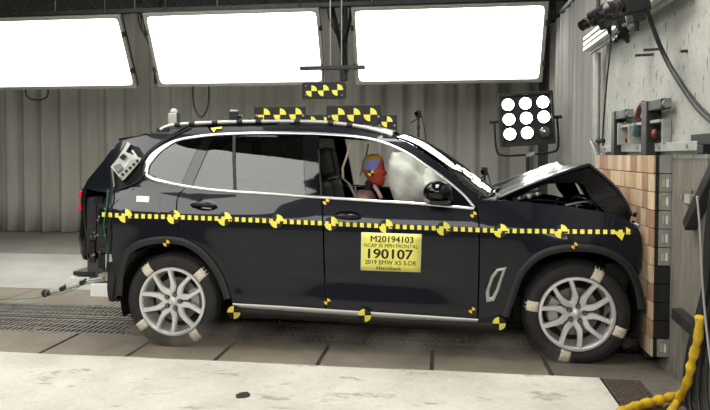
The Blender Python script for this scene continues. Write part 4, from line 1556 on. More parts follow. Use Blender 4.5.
# ---- crumpled bonnet
near_e = crom([(497, 199.3), (520, 189.4), (545, 180.2), (570, 171.8), (590, 166.0)], 4)[:-1] + crom([(590, 166.0), (603, 176.3), (615.5, 187.8), (625, 201), (632, 216)], 4)
far_e = crom([(499, 190.5), (512, 182.6), (530, 173.6), (545, 168), (554, 165.4), (566, 172), (577, 182), (585, 196), (588, 206)], 4)
ny = np.interp(np.arange(len(near_e)), [0, 16, 32], [4.83, 4.90, 4.80])
rows = []
NT = 22
nr = len(near_e)
for i in range(nr):
    a = at_y(near_e[i][0], near_e[i][1], ny[i])
    b_ = at_y(far_e[i][0], far_e[i][1], 2 * YC - ny[i])
    row = []
    crush = min(1, i / 14)
    for k in range(NT + 1):
        t = k / NT
        q = a + (b_ - a) * t
        tc = 2 * t - 1
        lift = 0.030 * (1 - tc * tc) * (1 - 0.6 * crush) + 0.018 * math.exp(-((abs(tc) - 0.55) / 0.10) ** 2)
        lift += crush * (0.012 * math.sin(9 * t + 0.10 * i) - 0.028 * math.exp(-((t - 0.62) / 0.13) ** 2) - 0.02 * math.exp(-((t - 0.25) / 0.08) ** 2))
        edge = math.sin(PI * min(1, max(0, t))) ** 0.5 if 0 < t < 1 else 0
        row.append((min(q[0] + 0.02 * edge * math.sin(3 * t + i * 0.1), 1.425), q[1], q[2] + lift * (1 if 0 < k < NT else 0.4)))
    rows.append(row)
bon = MB().grid(rows).build('bonnet', M['paint'], CAR, smooth=True, solid=0.02, angle=55)
# bonnet inner frame hanging under the near and far edges
for far in (False, True):
    up = [(497, 199.8), (520, 190.6), (545, 181.6), (570, 173.4), (589.5, 168.0), (602.5, 178), (614.5, 189), (624, 202), (631, 216)]
    lo = [(501, 200.0), (522, 193.8), (547, 184.2), (570, 182.6), (583, 184.2), (589, 189), (594, 200.5), (606, 212.5), (629, 226)]
    rws = []
    for yoff, sl in ((0.0, up), (0.05, up), (0.06, lo), (0.02, lo), (0.0, up)):
        row = []
        for j, (u, v) in enumerate(sl):
            yq = lerp(4.84, 4.88, min(1, j / 4)) - (0.05 if j > 6 else 0)
            q = at_y(u, v, yq)
            row.append((min(q[0], 1.43), (2 * YC - yq - yoff) if far else yq + yoff, q[2]))
        rws.append(row)
    MB().grid(rws).build('bonnet_frame', mat('bonnet_liner', (0.004, 0.004, 0.004), 0.45, spec=0.25, bump=0.6, scale=9), CAR, smooth=True, angle=30)

# ---- engine bay
MB().box((0.50, YC - 0.62, 0.45), (1.18, YC + 0.62, 0.98)).build('engine_block', M['inside'], CAR, bevel=0.05)
b = MB()
for i in range(5):
    b.box((0.62 + i * 0.10, YC - 0.36, 0.98), (0.69 + i * 0.10, YC + 0.30, 1.03 + 0.012 * (i % 2)))
b.build('engine_cover', M['black_plastic'], CAR, bevel=0.012)
a0, a1 = at_y(513, 199.6, 5.0), at_y(541, 192.5, 5.02)
MB().tube([a0, (a0 + a1) / 2 + np.array([0, 0, 0.012]), a1], [0.022, 0.026, 0.022], 10).build('strut_brace', mat('cast_alloy', (0.70, 0.70, 0.68), 0.4, 0.7, var=0.4, scale=40), CAR, smooth=True)
for (u, v, r_) in ((519, 198.5, 0.012), (529, 196.5, 0.016), (537, 194, 0.014)):
    q = at_y(u, v, 4.98)
    MB().lathe([(0.001, -0.012), (r_, -0.01), (r_, 0.02)], q, 'Y', 14).build('brace_boss', MATS['cast_alloy'], CAR, smooth=True, angle=40)
for pts in ([(520, 203), (535, 200), (552, 201), (566, 203)], [(565, 205.5), (580, 202.5), (592, 202), (597, 206)], [(566, 208), (582, 205), (596, 209)], [(571, 199), (578, 195.5), (587, 197)]):
    q = [at_y(u, v, 5.0 + 0.01 * i) for i, (u, v) in enumerate(pts)]
    MB().tube(crom(q, 5), 0.012, 8).build('engine_hose', M['gloss_black'] if pts[0][0] != 565 else M['satin'], CAR, smooth=True)
q = at_y(575, 203, 5.05)
blob('air_box', q + np.array([0, 0.1, -0.03]), 0.12, 0.16, 0.075, M['gloss_black'], CAR, 11, 0.05)
q = at_y(545, 205, 5.05)
blob('strut_tower', q + np.array([0, 0.06, -0.05]), 0.10, 0.12, 0.07, M['black_plastic'], CAR, 12, 0.03)

# ---- crushed front end against the timber
def crush_sheet(name, x0, x1, y0, y1, z0, z1, m, seed, amp, nx=4, ny_=26, nz=16):
    rnd = np.random.RandomState(seed)
    rows = []
    jit = rnd.uniform(-1, 1, (nz + 1, ny_ + 1, 3))
    for j in range(nz + 1):
        z = lerp(z0, z1, j / nz)
        row = []
        for i in range(ny_ + 1):
            t = i / ny_
            y = lerp(y0, y1, t)
            bow = x1 - (x1 - x0) * (abs(2 * t - 1) ** 5) * 0.8
            x = bow + amp * jit[j, i, 0] + amp * 0.7 * math.sin(z * 31 + y * 3)
            row.append((min(x, 1.430), y + amp * 0.5 * jit[j, i, 1], z + amp * 0.5 * jit[j, i, 2]))
        rows.append(row)
    return MB().grid(rows).build(name, m, CAR, solid=0.006)


crush_sheet('bumper_skin', 1.24, 1.415, YC - 0.80, YC + 0.80, 0.20, 0.62, M['black_plastic'], 3, 0.016)
crush_sheet('grille', 1.30, 1.415, YC - 0.72, YC + 0.72, 0.62, 1.02, M['gloss_black'], 5, 0.016)
crush_sheet('radiator', 1.18, 1.30, YC - 0.70, YC + 0.70, 0.28, 0.95, M['inside'], 7, 0.012)
# torn fender nose, headlamp shards and dangling trim at the near corner
nose = [(633.5, 262), (639, 275), (642, 268), (643, 250), (641.5, 236), (638.5, 229), (637.5, 240), (638.5, 252)]
panel('fender_nose', nose, M['paint'], CAR, off=-0.02, thick=0.03, grid=0.03)
rnd = random.Random(21)
for k in range(26):
    u, v = rnd.uniform(622, 644), rnd.uniform(213, 262) if k < 14 else rnd.uniform(262, 342)
    if v > 262:
        u = rnd.uniform(628, 645)
    q = at_y(u, v, rnd.uniform(4.76, 4.92))
    q[0] = min(q[0], 1.39)
    d = np.array([rnd.uniform(-1, 1), rnd.uniform(-1, 1), rnd.uniform(-1, 1)])
    d /= np.linalg.norm(d)
    e = np.cross(d, (0.3, 0.5, 0.8))
    e /= np.linalg.norm(e)
    g = np.cross(d, e)
    s = rnd.uniform(0.012, 0.034)
    MB().obox(q, d * s, e * s * 0.6, g * 0.004).build('shard', M['white'] if k == 9 else M['gloss_black'] if k % 3 else M['satin'] if k % 6 == 0 else M['black_plastic'], CAR)
for pts in ([(636, 232), (643, 240), (648, 250), (645, 262)], [(640, 246), (648, 247), (650, 238)], [(630, 222), (639, 226), (644, 222)]):
    q = [at_y(u, v, 4.70) for u, v in pts]
    for z in q:
        z[0] = min(z[0], 1.42)
    MB().tube(crom(q, 5), 0.0035, 5).build('torn_wire', mat('torn_grey', (0.25, 0.25, 0.24), 0.4), CAR)
# crushed liner behind the front wheel opening
crush_sheet('wheel_liner', 1.14, 1.34, 4.70, 5.02, 0.14, 0.70, M['black_plastic'], 15, 0.018, ny_=8, nz=14)
q = at_y(637, 344, 4.75)
blob('skid_bracket', q + np.array([-0.05, 0.03, 0.0]), 0.07, 0.05, 0.05, M['black_plastic'], CAR, 5, 0.12)

# ---- stripped rear end (bumper cover removed)
a, b_ = at_y(88, 190, 4.98), at_y(109, 262, 4.98)
re = MB().box((a[0], 4.93, 0.60), (-2.62, 2 * YC - 4.93, 1.13)).build('rear_frame', mat('dark_primer', (0.024, 0.024, 0.026), 0.45, var=0.3, scale=15), CAR, bevel=0.02)
for (u0, v0, u1, v1, dy, m) in ((94, 196, 104, 203, 0.014, 'inside'), (92, 205, 97, 240, 0.012, 'black_plastic'), (99, 208, 106, 225, 0.010, 'paint'), (99, 228, 107, 246, 0.016, 'black_plastic'), (90, 240, 96, 262, 0.02, 'gloss_black')):
    p, q = at_y(u0, v0, 4.93), at_y(u1, v1, 4.93)
    MB().box((p[0], 4.93 - dy, q[2]), (q[0], 4.935, p[2])).build('body_bracket', M[m], CAR, bevel=0.004)
for k in range(12):
    rnd = random.Random(50 + k)
    q = at_y(rnd.uniform(91, 106), rnd.uniform(206, 258), 4.92)
    MB().cyl(q, q - np.array([0, 0.012, 0]), rnd.uniform(0.006, 0.012), 8).build('bolt', M['steel'], CAR)
# hanging dark trim edge down the tailgate side
rows = []
for u, v, w_ in ((83, 188, 5), (81.5, 200, 5), (82, 215, 4), (81, 228, 5), (79.5, 240, 6), (81, 252, 5), (83.5, 259, 3)):
    rows.append([tuple(at_y(u, v, 5.0)), tuple(at_y(u + w_, v + 1, 4.96)), tuple(at_y(u + w_ + 2, v, 5.02))])
MB().grid(rows).build('tailgate_trim', M['gloss_black'], CAR, smooth=True, solid=0.012)
for (u, v) in ((80.3, 194), (80.5, 206)):
    q = at_y(u, v, 5.02)
    MB().prism([q + np.array([-0.03, 0, -0.025]), q + np.array([0.025, 0, -0.03]), q + np.array([0.02, 0, 0.03]), q + np.array([-0.005, 0, 0.022])], (0, 0.20, 0)).build('tail_lamp', M['red'], CAR, bevel=0.004)
# lower chassis block, tow frame, white ballast boxes
p, q = at_y(88, 251, 4.95), at_y(114, 277, 4.95)
ch = MB().box((p[0], 4.93, q[2]), (q[0] + 0.1, 2 * YC - 4.93, p[2])).build('chassis_frame', mat('grey_primer', (0.06, 0.06, 0.06), 0.5, var=0.3, scale=20), CAR, bevel=0.01)
p, q = at_y(98.5, 254, 4.93), at_y(104.5, 268, 4.93)
MB().box((p[0], 4.922, q[2]), (q[0], 4.931, p[2])).build('slot', M['inside'], ch)
p, q = at_y(106, 254, 4.93), at_y(115, 268, 4.93)
MB().box((p[0], 4.918, q[2]), (q[0], 4.931, p[2])).build('silver_plate', M['grey_box'], ch)
p, q = at_y(73.5, 271, 4.93), at_y(95, 276, 4.93)
MB().box((p[0], 4.92, q[2]), (q[0], 5.3, p[2])).build('bumper_bracket', M['dark_steel'], CAR, bevel=0.005)
p, q = at_y(70, 276.5, 4.93), at_y(90, 284, 4.93)
MB().box((p[0], 4.92, q[2]), (q[0], 5.30, p[2])).build('foam_block', M['white'], CAR, bevel=0.008)
p, q = at_y(91, 283, 4.82), at_y(110.5, 297, 4.82)
MB().box((p[0], 4.80, q[2]), (q[0], 5.10, p[2])).build('foam_block', M['white'], CAR, bevel=0.01)
p, q = at_y(99, 274, 4.85), at_y(113.5, 281, 4.85)
MB().box((p[0], 4.84, q[2]), (q[0], 5.15, p[2])).build('mounting_plate', mat('tan_plate', (0.40, 0.36, 0.28), 0.6, var=0.3, scale=40), CAR)
p, q = at_y(109, 280, 4.86), at_y(118, 302, 4.86)
MB().box((p[0], 4.87, q[2]), (q[0], 5.2, p[2])).build('splash_guard', M['black_plastic'], CAR, bevel=0.01)
# instrumentation boom and wires
yb_ = 4.83
bo = [at_y(104, 278.5, yb_), at_y(84, 282.5, yb_), at_y(64, 288.5, yb_), at_y(46, 293.3, yb_)]
boom = MB().tube(bo, 0.021, 10).build('sensor_boom', M['grey_box'], CAR, smooth=True)
q = bo[-1]
MB().ball(q + np.array([-0.01, 0, 0.0]), 0.026, 0.03, 0.034, 12, 8).ball(q + np.array([0.03, -0.01, 0.005]), 0.022, 0.02, 0.025, 10, 6).build('boom_end', M['cable'], boom, smooth=True)
for (u, v) in ((64, 288), (84, 282)):
    p = at_y(u, v, yb_ - 0.01)
    MB().tube([p - np.array([0.03, 0, 0.012]), p, p + np.array([0.02, 0, 0.015])], 0.02, 8).build('boom_wrap', M['cable'], boom, smooth=True)
gw = [at_y(u, v, yb_ - 0.02) for u, v in ((108, 190), (106, 210), (104, 225), (107, 245), (106.5, 265), (103, 278), (88, 281), (75, 289), (58, 294.5), (46, 295))]
for k in range(3):
    gw[k] = at_y(*((108, 190), (106, 210), (104, 225))[k], 4.66)
MB().tube(crom(gw, 6), 0.0034, 6).build('instrument_wire', M['green'], CAR, smooth=True)
gw2 = [at_y(46, 295, yb_ - 0.02), at_y(36, 298, yb_ - 0.02), at_y(20, 299, yb_), at_y(-8, 300, yb_)]
MB().tube(crom(gw2, 6), 0.004, 5).build('instrument_wire', M['green'], CAR)
for pts in ([(113, 190), (111, 205), (109.5, 230), (108.5, 255), (107, 272)], [(146, 172), (138, 181), (126, 187), (113, 190)], [(186, 126.5), (168, 137), (152, 148), (142, 159), (137.5, 172), (127, 184)], [(191, 127.5), (172, 136.5), (155, 147.5), (145, 157), (140, 166)]):
    q = [p3(u, v, 0.012) for u, v in pts]
    MB().tube(crom(q, 6), 0.006, 6).build('instrument_wire', M['cable'], CAR)

# ---- data recorder box strapped on the rear pillar
panel('pillar_cutout', [(127, 142.5), (134, 146), (139, 147), (147, 160), (145, 172), (133, 184), (116, 193), (111, 186), (110, 168), (117, 156)], M['inside'], CAR, off=0.003, thick=0.003, both=False)
rec = empty('data_recorder', p3(127, 167), CAR)


def slab_px(name, px, off0, off1, m, par, bev=0.004):
    b = MB()
    lo_, hi = [p3(u, v, off0) for u, v in px], [p3(u, v, off1) for u, v in px]
    n = len(px)
    b.add(lo_ + hi, [tuple(range(n)), tuple(range(2 * n - 1, n - 1, -1))] + [(i, (i + 1) % n, (i + 1) % n + n, i + n) for i in range(n)])
    return b.build(name, m, par, bevel=bev)


slab_px('recorder_case', [(124, 151), (141.5, 158.5), (122.5, 181), (110.5, 167)], 0.004, 0.07, M['grey_box'], rec)
slab_px('connector_panel', [(130.5, 160), (137.5, 158.5), (141, 160.5), (124, 180), (119, 177)], 0.07, 0.082, mat('connector_plate', (0.30, 0.31, 0.27), 0.5, 0.3), rec)
slab_px('top_flange', [(127.5, 141.8), (130.5, 144), (120.5, 161), (117, 159.5)], 0.02, 0.05, M['grey_box'], rec)
slab_px('bracket', [(131, 151), (133, 149.5), (138, 157), (136, 158.5)], 0.02, 0.06, M['grey_box'], rec)
slab_px('battery', [(113, 166), (120, 163), (123, 168), (117, 173)], 0.07, 0.088, mat('mid_grey', (0.18, 0.18, 0.18), 0.5), rec)
slab_px('module', [(119, 157.5), (123, 153.5), (127, 156), (123, 160)], 0.07, 0.085, M['inside'], rec)
for k in range(5):
    u, v = lerp(123, 137.5, k / 4), lerp(174.5, 161, k / 4)
    p = p3(u, v, 0.083)
    MB().cyl(p + np.array([0, 0.004, 0]), p - np.array([0, 0.008, 0]), 0.011, 10).build('socket', M['dark_steel'], rec)
slab_px('strap', [(111, 168), (113, 168), (115, 186), (113.5, 188)], 0.01, 0.03, mat('strap_khaki', (0.20, 0.19, 0.15), 0.8), rec, 0)

# ---- checker tape, target discs and label on the flank
tline = [(101, 214.4), (125.2, 215.8), (173.7, 217), (224.6, 218.9), (276.8, 221.2), (331.3, 223.6), (386, 226.2), (443.4, 228.6), (500.6, 230.8), (561, 231.4), (620, 232.0), (637, 232.4)]
tu, tv = [p[0] for p in tline], [p[1] for p in tline]
tvf = lambda u: float(np.interp(u, tu, tv))
us = np.arange(102, 634, 3.0)
strip('checker_tape', [(u, tvf(u) - 2.5) for u in us], [(u, tvf(u) + 2.5) for u in us], M['tape_black'], CAR, off=0.0035, both=False, thick=0.001)
tape = bpy.data.objects['checker_tape']
b = MB()
u = 102.0
while u < 630:
    per = lerp(6.5, 7.7, (u - 100) / 520)
    wq = per * 0.54
    c4 = [(u, tvf(u) - 2.2), (u + wq, tvf(u + wq) - 2.2), (u + wq, tvf(u + wq) + 2.2), (u, tvf(u) + 2.2)]
    lo_ = [p3(x, y, 0.0038) for x, y in c4]
    hi = [p3(x, y, 0.0052) for x, y in c4]
    b.add(lo_ + hi, [(0, 1, 2, 3), (7, 6, 5, 4), (0, 4, 5, 1), (1, 5, 6, 2), (2, 6, 7, 3), (3, 7, 4, 0)])
    u += per
o = b.build('tape_checks', M['yellow'], tape)
o['kind'] = 'stuff'


def flank_target(u, v, r_, quads, ym, base=True, off=0.0055, name='target_marker'):
    def poly(pts, o0, o1):
        lo_ = [p3(x, y, o0) for x, y in pts]
        hi = [p3(x, y, o1) for x, y in pts]
        n = len(pts)
        return lo_ + hi, [tuple(range(n)), tuple(range(2 * n - 1, n - 1, -1))] + [(i, (i + 1) % n, (i + 1) % n + n, i + n) for i in range(n)]
    circ = [(u + r_ * math.cos(2 * PI * k / 24), v + r_ * math.sin(2 * PI * k / 24)) for k in range(24)]
    d = MB().add(*poly(circ, off - 0.001, off)).build(name, M['tape_black'], CAR)
    for q in quads:
        pts = [(u, v)] + [(u + r_ * math.cos(t), v - r_ * math.sin(t)) for t in np.linspace(q * PI / 2, (q + 1) * PI / 2, 9)]
        MB().add(*poly(pts, off + 0.0003, off + 0.0013)).build('yellow_quadrant', ym, d)
    return d


for (u, v) in tline[1:-2]:
    flank_target(u, v, 6.9, (0, 2), M['yellow'])
for (u, v) in ((233.7, 312.4), (364.7, 315.4), (499.2, 323.5)):
    flank_target(u, v, 6.6, (1, 3), M['yellow'], off=0.026)
for (u, v) in ((326, 201.6), (327.2, 301.5), (472, 310.3), (473.5, 214.5)):
    flank_target(u, v, 3.3, (0, 2), M['orange'], off=0.007)
for (u, v) in ((166.3, 243.2), (574.5, 245.6)):
    flank_target(u, v, 3.4, (0, 2), M['orange'], off=0.030)
slab_px('corner_patch', [(612, 230.5), (625, 233), (622, 240.5)], 0.006, 0.008, M['yellow'], CAR, 0)
slab_px('corner_patch', [(626, 227), (631, 230), (626.5, 233.5)], 0.01, 0.012, M['yellow'], CAR, 0)
slab_px('roof_patch', [(210.5, 128), (222, 126.6), (221.5, 128.6), (216, 129), (213.8, 132.6)], 0.012, 0.014, M['yellow'], CAR, 0)

# yellow label sheet with its five lines of print
LQ = [np.array(p, float) for p in ((361.4, 232.2), (421.8, 234.2), (420.6, 272.4), (360.6, 270.2))]


def lab(s, t, off):
    a = LQ[0] * (1 - s) + LQ[1] * s
    b = LQ[3] * (1 - s) + LQ[2] * s
    p = a * (1 - t) + b * t
    return p3(p[0], p[1], off)


def lab_sheet(name, m, i, o0, o1, par):
    n = 6
    top = [[lab(lerp(i, 1 - i, a / n), lerp(i, 1 - i, c / n), o1) for a in range(n + 1)] for c in range(n + 1)]
    return MB().grid(top).build(name, m, par, smooth=True, solid=0.0008)


sheet = lab_sheet('label_sheet', M['label_edge'], 0.0, 0.004, 0.0062, CAR)
lab_sheet('label_field', M['label'], 0.012, 0.005, 0.0072, sheet)


def lettering(txt, t0, t1, s0, s1, bold, par):
    cu = bpy.data.curves.new('lettering', 'FONT')
    cu.body = txt
    cu.size = 1.0
    cu.resolution_u = 3
    ob = bpy.data.objects.new('lettering_tmp', cu)
    COL.objects.link(ob)
    dg = bpy.context.evaluated_depsgraph_get()
    me = bpy.data.meshes.new_from_object(ob.evaluated_get(dg))
    bpy.data.objects.remove(ob)
    nv0 = len(me.vertices)
    sh_ = bold
    co = [v.co.copy() for v in me.vertices]
    fc = [tuple(p.vertices) for p in me.polygons]
    V_, F_ = [], []
    for dx, dy in ((0, 0), (sh_, 0), (-sh_, 0), (0, sh_ * 0.7), (0, -sh_ * 0.7)):
        k = len(V_)
        V_ += [c + Vector((dx, dy, 0)) for c in co]
        F_ += [tuple(i + k for i in f) for f in fc]
    me = bpy.data.meshes.new('lettering')
    me.from_pydata(V_, [], F_)
    xs_ = [v.co.x for v in me.vertices]
    ys_ = [v.co.y for v in me.vertices]
    xa, xb, ya, yb = min(xs_), max(xs_), min(ys_), max(ys_)
    org = origin(par)
    for v in me.vertices:
        s = lerp(s0, s1, (v.co.x - xa) / (xb - xa))
        t = lerp(t1, t0, (v.co.y - ya) / (yb - ya))
        q = lab(s, t, 0.0082)
        v.co = Vector(q) - org
    me.materials.clear()
    me.materials.append(M['ink'])
    return add_mesh('lettering', me, par)


lettering('M20194103', 0.075, 0.245, 0.155, 0.865, 0.022, sheet)
lettering('NCAP 35 MPH FRONTAL', 0.285, 0.385, 0.045, 0.945, 0.008, sheet)
lettering('190107', 0.42, 0.68, 0.115, 0.865, 0.025, sheet)
lettering('2019 BMW X5 5-DR', 0.715, 0.835, 0.07, 0.925, 0.015, sheet)
lettering('Hatchback', 0.875, 0.975, 0.265, 0.675, 0.008, sheet)

# ================================================================== THINGS CARRIED ON THE ROOF
def roof_board(u0, v0, u1, v1, y, discs, r_, label, name='target_board'):
    a, b = at_y(u0, v0, y), at_y(u1, v1, y)
    r = empty(name, ((a[0] + b[0]) / 2, y, b[2]))
    tag(r, label, 'target board')
    MB().box((a[0], y, b[2]), (b[0], y + 0.016, a[2])).build('board', M['board'], r, bevel=0.004)
    board_discs(r, r, discs, r_, y)
    for u in (u0 + 2.6, u1 - 2.4):
        p = at_y(u, (v0 + v1) / 2 + 1.5, y)
        MB().cyl((p[0], y - 0.005, p[2]), (p[0], y + 0.004, p[2]), 0.010, 10).build('bolt', M['steel'], r)
    for u in (u0 + 6, u1 - 6):
        p = at_y(u, v1, y)
        MB().box((p[0] - 0.025, y - 0.01, p[2] - 0.015), (p[0] + 0.025, y + 0.03, p[2] + 0.03)).build('foot', M['dark_steel'], r)
    return r


roof_board(254, 107, 305.5, 121, 5.02, ((264, 114.8), (280, 114.8), (295.7, 114.4)), 0.0515, 'black board of three yellow discs on the roof nearer the tail')
roof_board(326.5, 105.5, 381, 124.5, 5.02, ((338.2, 114.8), (353.8, 114.8), (370.3, 114.6)), 0.0535, 'large black board of three yellow discs on the roof above the front seat')
roof_board(303, 115, 331, 124, 6.15, ((311, 121.5), (324, 122)), 0.050, 'low black board mostly hidden between the two larger roof boards')
roof_board(377, 115, 397, 133, 6.15, ((387, 121.8),), 0.053, 'black board with a single yellow disc above the windscreen')

# roof camera and grey antenna box
p = at_y(235, 119.5, 5.05)
r = empty('roof_camera', p)
tag(r, 'tiny black and white camera on the roof behind the target boards', 'camera')
MB().box((p[0] - 0.04, 5.02, p[2]), (p[0] + 0.03, 5.08, p[2] + 0.065)).build('camera_body', M['board'], r, bevel=0.006)
MB().box((p[0] - 0.035, 5.03, p[2] + 0.066), (p[0] + 0.015, 5.07, p[2] + 0.078)).build('top_plate', M['white'], r)
MB().cyl((p[0] + 0.03, 5.05, p[2] + 0.03), (p[0] + 0.058, 5.05, p[2] + 0.028), 0.02, 12).build('lens', M['gloss_black'], r)
MB().cyl((p[0] + 0.056, 5.05, p[2] + 0.028), (p[0] + 0.060, 5.05, p[2] + 0.028), 0.014, 12).build('lens_ring', M['chrome'], r)
p = at_y(173.5, 127, 5.06)
r = empty('antenna_box', p)
tag(r, 'upright grey box with a white dome on the rear of the roof', 'antenna')
MB().box((p[0] - 0.040, 5.04, p[2] - 0.01), (p[0] + 0.036, 5.10, p[2] + 0.115)).build('case', M['grey_box'], r, bevel=0.008)
MB().box((p[0] + 0.036, 5.045, p[2] - 0.01), (p[0] + 0.048, 5.09, p[2] + 0.115)).build('side_plate', M['dark_steel'], r)
MB().ball((p[0], 5.07, p[2] + 0.125), 0.03, 0.03, 0.03, 14, 10).build('dome', mat('cream_dome', (0.62, 0.58, 0.50), 0.5), r, smooth=True)

# ================================================================== CRASH TEST DUMMY
YD = 5.24
hc = at_y(374, 171, YD)
dm = empty('crash_test_dummy', (hc[0] - 0.1, YD, 0.66))
tag(dm, 'crash test dummy in the front passenger seat with a red and blue painted head', 'crash dummy')
S_ = 5.12 / FPX


def dpt(u, v, dy=0.0):
    return np.array([hc[0] + (u - 374) * S_, YD + dy, hc[2] - (v - 171) * S_])


# head: profile facing +X, lofted in horizontal slices
sl = [  # v, back u, front u, half width (m)
    (153.5, 370, 378, 0.018), (155, 366.5, 381, 0.046), (158, 363.5, 383, 0.064), (162, 361.8, 384.2, 0.073), (166, 361.2, 384.4, 0.076), (169, 361.8, 385.2, 0.075),
    (172, 362.8, 386.6, 0.073), (174.5, 364, 386.0, 0.070), (177, 365.3, 385.0, 0.066), (180, 367.4, 385.2, 0.061), (183, 370.5, 384.6, 0.052), (185.6, 374.5, 383.4, 0.034), (186.6, 378, 382, 0.012)]
sl = [tuple(q) for q in crom(sl, 4)]
rows = []
NA = 56
for v, ub, uf, hwid in sl:
    row = []
    for k in range(NA + 1):
        t = 2 * PI * k / NA
        cx_, rx = (ub + uf) / 2, (uf - ub) / 2
        q = dpt(cx_ + rx * math.cos(t), v)
        row.append((q[0], YD + hwid * math.copysign(abs(math.sin(t)) ** 0.85, math.sin(t)), q[2]))
    rows.append(row)
b = MB().grid(rows)
b.add(rows[0][:-1], [tuple(range(NA))])
b.add(rows[-1][:-1], [tuple(range(NA))])
# nose bump
n0 = dpt(386, 173.2)
head = b.build('head', [M['skin'], M['d_blue'], M['d_yellow']], dm, smooth=True)
me = head.data
for f in me.polygons:
    c = f.center + Vector(origin(dm))
    uu = 374 + (c.x - hc[0]) / S_
    vv = 171 - (c.z - hc[2]) / S_
    if vv < 159.5 or uu < 365.2:
        f.material_index = 2
    elif vv < 169.5 and uu < 381.5 - (vv - 160) * 0.55:
        f.material_index = 1
    else:
        f.material_index = 0
MB().ball(dpt(385.6, 173.4), 0.016, 0.014, 0.020, 10, 8).build('nose', M['d_yellow'], dm, smooth=True)
MB().ball(dpt(384.6, 179.8), 0.010, 0.024, 0.007, 10, 6).build('mouth', M['d_yellow'], dm, smooth=True)
for s in (-1, 1):
    MB().ball(dpt(383.6, 168.2, s * 0.032), 0.010, 0.013, 0.007, 10, 6).build('eye', mat('dummy_eye', (0.10, 0.04, 0.03), 0.4), dm, smooth=True)
    MB().ball(dpt(371, 171.5, s * 0.073), 0.014, 0.006, 0.022, 10, 6).build('ear', M['skin'], dm, smooth=True)
p = dpt(372, 172.8, -0.0815)
n = 20
d = MB().prism([p + 0.026 * np.array([math.cos(2 * PI * k / n), 0, math.sin(2 * PI * k / n)]) for k in range(n)], (0, 0.012, 0)).build('head_target', M['tape_black'], dm)
for q in (0, 2):
    MB().prism([k + np.array([0, -0.0015, 0]) for k in quarter(p, EX, EZ, 8, 0.026, q)], (0, 0.001, 0)).build('yellow_quadrant', M['yellow'], d)
# ribbed neck
for k in range(4):
    c = dpt(370.2 - 0.7 * k, 181.5 + 2.4 * k)
    MB().lathe([(0.026, -0.008), (0.040, -0.0065), (0.042, 0.0), (0.040, 0.0065), (0.026, 0.008)], c, 'Z', 20).build('neck_disc', M['cable'] if k % 2 == 0 else M['dark_steel'], dm, smooth=True, angle=50)
MB().cyl(dpt(371, 179), dpt(367, 193), 0.028, 12).build('neck_core', M['cable'], dm)


def loft_tube(name, pts, radii, m, par, n=16):
    """tapered limb with elliptical section (rx, ry)"""
    rows = []
    for i, p in enumerate(pts):
        d = np.array(pts[min(i + 1, len(pts) - 1)]) - np.array(pts[max(i - 1, 0)])
        d /= np.linalg.norm(d)
        yv = np.array([0, 1.0, 0])
        a = np.cross(d, yv)
        a /= np.linalg.norm(a) + 1e-9
        bb = np.cross(a, d)
        rx, ry = radii[i]
        rows.append([np.array(p) + a * rx * math.cos(2 * PI * k / n) + bb * ry * math.sin(2 * PI * k / n) for k in range(n + 1)])
    b = MB().grid(rows)
    b.add(rows[0][:-1], [tuple(range(n))])
    b.add(rows[-1][:-1], [tuple(range(n))])
    return b.build(name, m, par, smooth=True, angle=60)


sh = dpt(365, 195)
hip = np.array([-0.72, YD, 0.74])
loft_tube('torso', [sh + np.array([0.0, 0, 0.035]), sh, lerp(sh, hip, 0.3), lerp(sh, hip, 0.65), hip, hip + np.array([0.02, 0, -0.08])], [(0.05, 0.06), (0.085, 0.17), (0.115, 0.19), (0.105, 0.16), (0.11, 0.17), (0.09, 0.15)], M['shirt'], dm)
for s in (-1, 1):
    a = sh + np.array([0, s * 0.18, -0.02])
    loft_tube('upper_arm', [a, a + np.array([0.08, s * 0.02, -0.14]), a + np.array([0.16, s * 0.02, -0.25])], [(0.05, 0.05), (0.045, 0.045), (0.036, 0.036)], M['shirt'], dm)
    e = a + np.array([0.16, s * 0.02, -0.25])
    loft_tube('forearm', [e, e + np.array([0.12, -s * 0.02, 0.06]), e + np.array([0.22, -s * 0.03, 0.13])], [(0.038, 0.038), (0.034, 0.034), (0.024, 0.026)], M['skin'], dm)
    h = e + np.array([0.22, -s * 0.03, 0.13])
    MB().obox(h + np.array([0.035, 0, 0.01]), (0.04, 0, 0.016), (0, 0.032, 0), (-0.004, 0, 0.012)).build('palm', M['skin'], dm, bevel=0.008)
    for k in range(4):
        f0 = h + np.array([0.07, (k - 1.5) * 0.016, 0.024])
        MB().tube([f0, f0 + np.array([0.03, 0, 0.006]), f0 + np.array([0.05, 0, -0.008])], [0.008, 0.0075, 0.006], 8).build('finger', M['skin'], dm, smooth=True)
    MB().tube([h + np.array([0.02, -s * 0.03, 0.012]), h + np.array([0.05, -s * 0.05, 0.02])], [0.010, 0.008], 8).build('thumb', M['skin'], dm, smooth=True)
    k0 = hip + np.array([0.02, s * 0.10, -0.02])
    loft_tube('thigh', [k0, k0 + np.array([0.2, s * 0.02, 0.03]), k0 + np.array([0.42, s * 0.03, 0.04])], [(0.085, 0.085), (0.075, 0.078), (0.06, 0.06)], M['shirt'], dm)
    kn = k0 + np.array([0.42, s * 0.03, 0.04])
    loft_tube('shin', [kn, kn + np.array([0.10, 0, -0.2]), kn + np.array([0.14, 0, -0.28])], [(0.058, 0.058), (0.05, 0.05), (0.036, 0.036)], M['skin'], dm)
# pale gauze strip from neck to chest
MB().tube([dpt(375, 186, -0.06), dpt(379, 191, -0.09), dpt(383, 198, -0.12)], 0.016, 8).build('arm_cover', mat('pale_pink', (0.62, 0.46, 0.44), 0.8), dm, smooth=True)

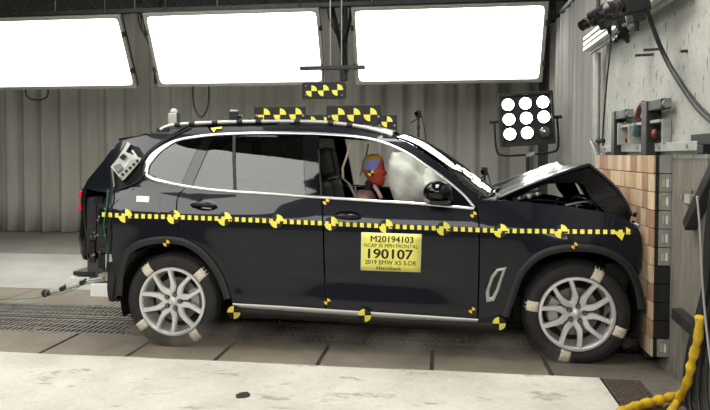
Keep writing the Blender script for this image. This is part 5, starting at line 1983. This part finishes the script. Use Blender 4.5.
# small dark pit broken into the pale slab
p = at_z(243, 395.2, 0.008)
n = 14
pit = MB().prism([(p[0] + 0.045 * math.cos(2 * PI * k / n) * (1 + 0.15 * math.sin(3 * k)), p[1] + 0.055 * math.sin(2 * PI * k / n) * (1 + 0.12 * math.cos(2 * k)), 0.0085) for k in range(n)], (0, 0, -0.02)).build('floor_hole', mat('hole_dark', (0.03, 0.026, 0.02), 0.9), org=(p[0], p[1], 0.008))
tag(pit, 'small dark oval hole broken in the pale foreground concrete', 'hole')

# ---- thin dust lifting along the lane under the car
dv_m = bpy.data.materials.new('lane_dust')
dv_m.use_nodes = True
nt = dv_m.node_tree
nt.nodes.clear()
out = nt.nodes.new('ShaderNodeOutputMaterial')
vol = nt.nodes.new('ShaderNodeVolumePrincipled')
vol.inputs['Color'].default_value = (0.80, 0.72, 0.60, 1)
vol.inputs['Anisotropy'].default_value = 0.2
tc = nt.nodes.new('ShaderNodeTexCoord')
nz = nt.nodes.new('ShaderNodeTexNoise')
nz.inputs['Scale'].default_value = 2.6
nz.inputs['Detail'].default_value = 3
nt.links.new(tc.outputs['Object'], nz.inputs['Vector'])
mr_ = nt.nodes.new('ShaderNodeMapRange')
mr_.inputs['From Min'].default_value = 0.42
mr_.inputs['From Max'].default_value = 0.75
mr_.inputs['To Min'].default_value = 0.0
mr_.inputs['To Max'].default_value = 4.5
nt.links.new(nz.outputs['Fac'], mr_.inputs['Value'])
sx = nt.nodes.new('ShaderNodeSeparateXYZ')
nt.links.new(tc.outputs['Object'], sx.inputs[0])
hz = nt.nodes.new('ShaderNodeMapRange')
hz.inputs['From Min'].default_value = 0.0
hz.inputs['From Max'].default_value = 0.26
hz.inputs['To Min'].default_value = 1.0
hz.inputs['To Max'].default_value = 0.0
nt.links.new(sx.outputs['Z'], hz.inputs['Value'])
mu = nt.nodes.new('ShaderNodeMath')
mu.operation = 'MULTIPLY'
nt.links.new(mr_.outputs[0], mu.inputs[0])
nt.links.new(hz.outputs[0], mu.inputs[1])
nt.links.new(mu.outputs[0], vol.inputs['Density'])
nt.links.new(vol.outputs[0], out.inputs['Volume'])
b = MB().box((-2.55, 4.37, 0.012), (0.9, 4.95, 0.21))
d_ = b.build('dust_cloud', dv_m, org=(-0.8, 4.5, 0.012))
tag(d_, 'thin brown dust hanging low along the lane beside the car sill', 'dust', None, 'stuff')
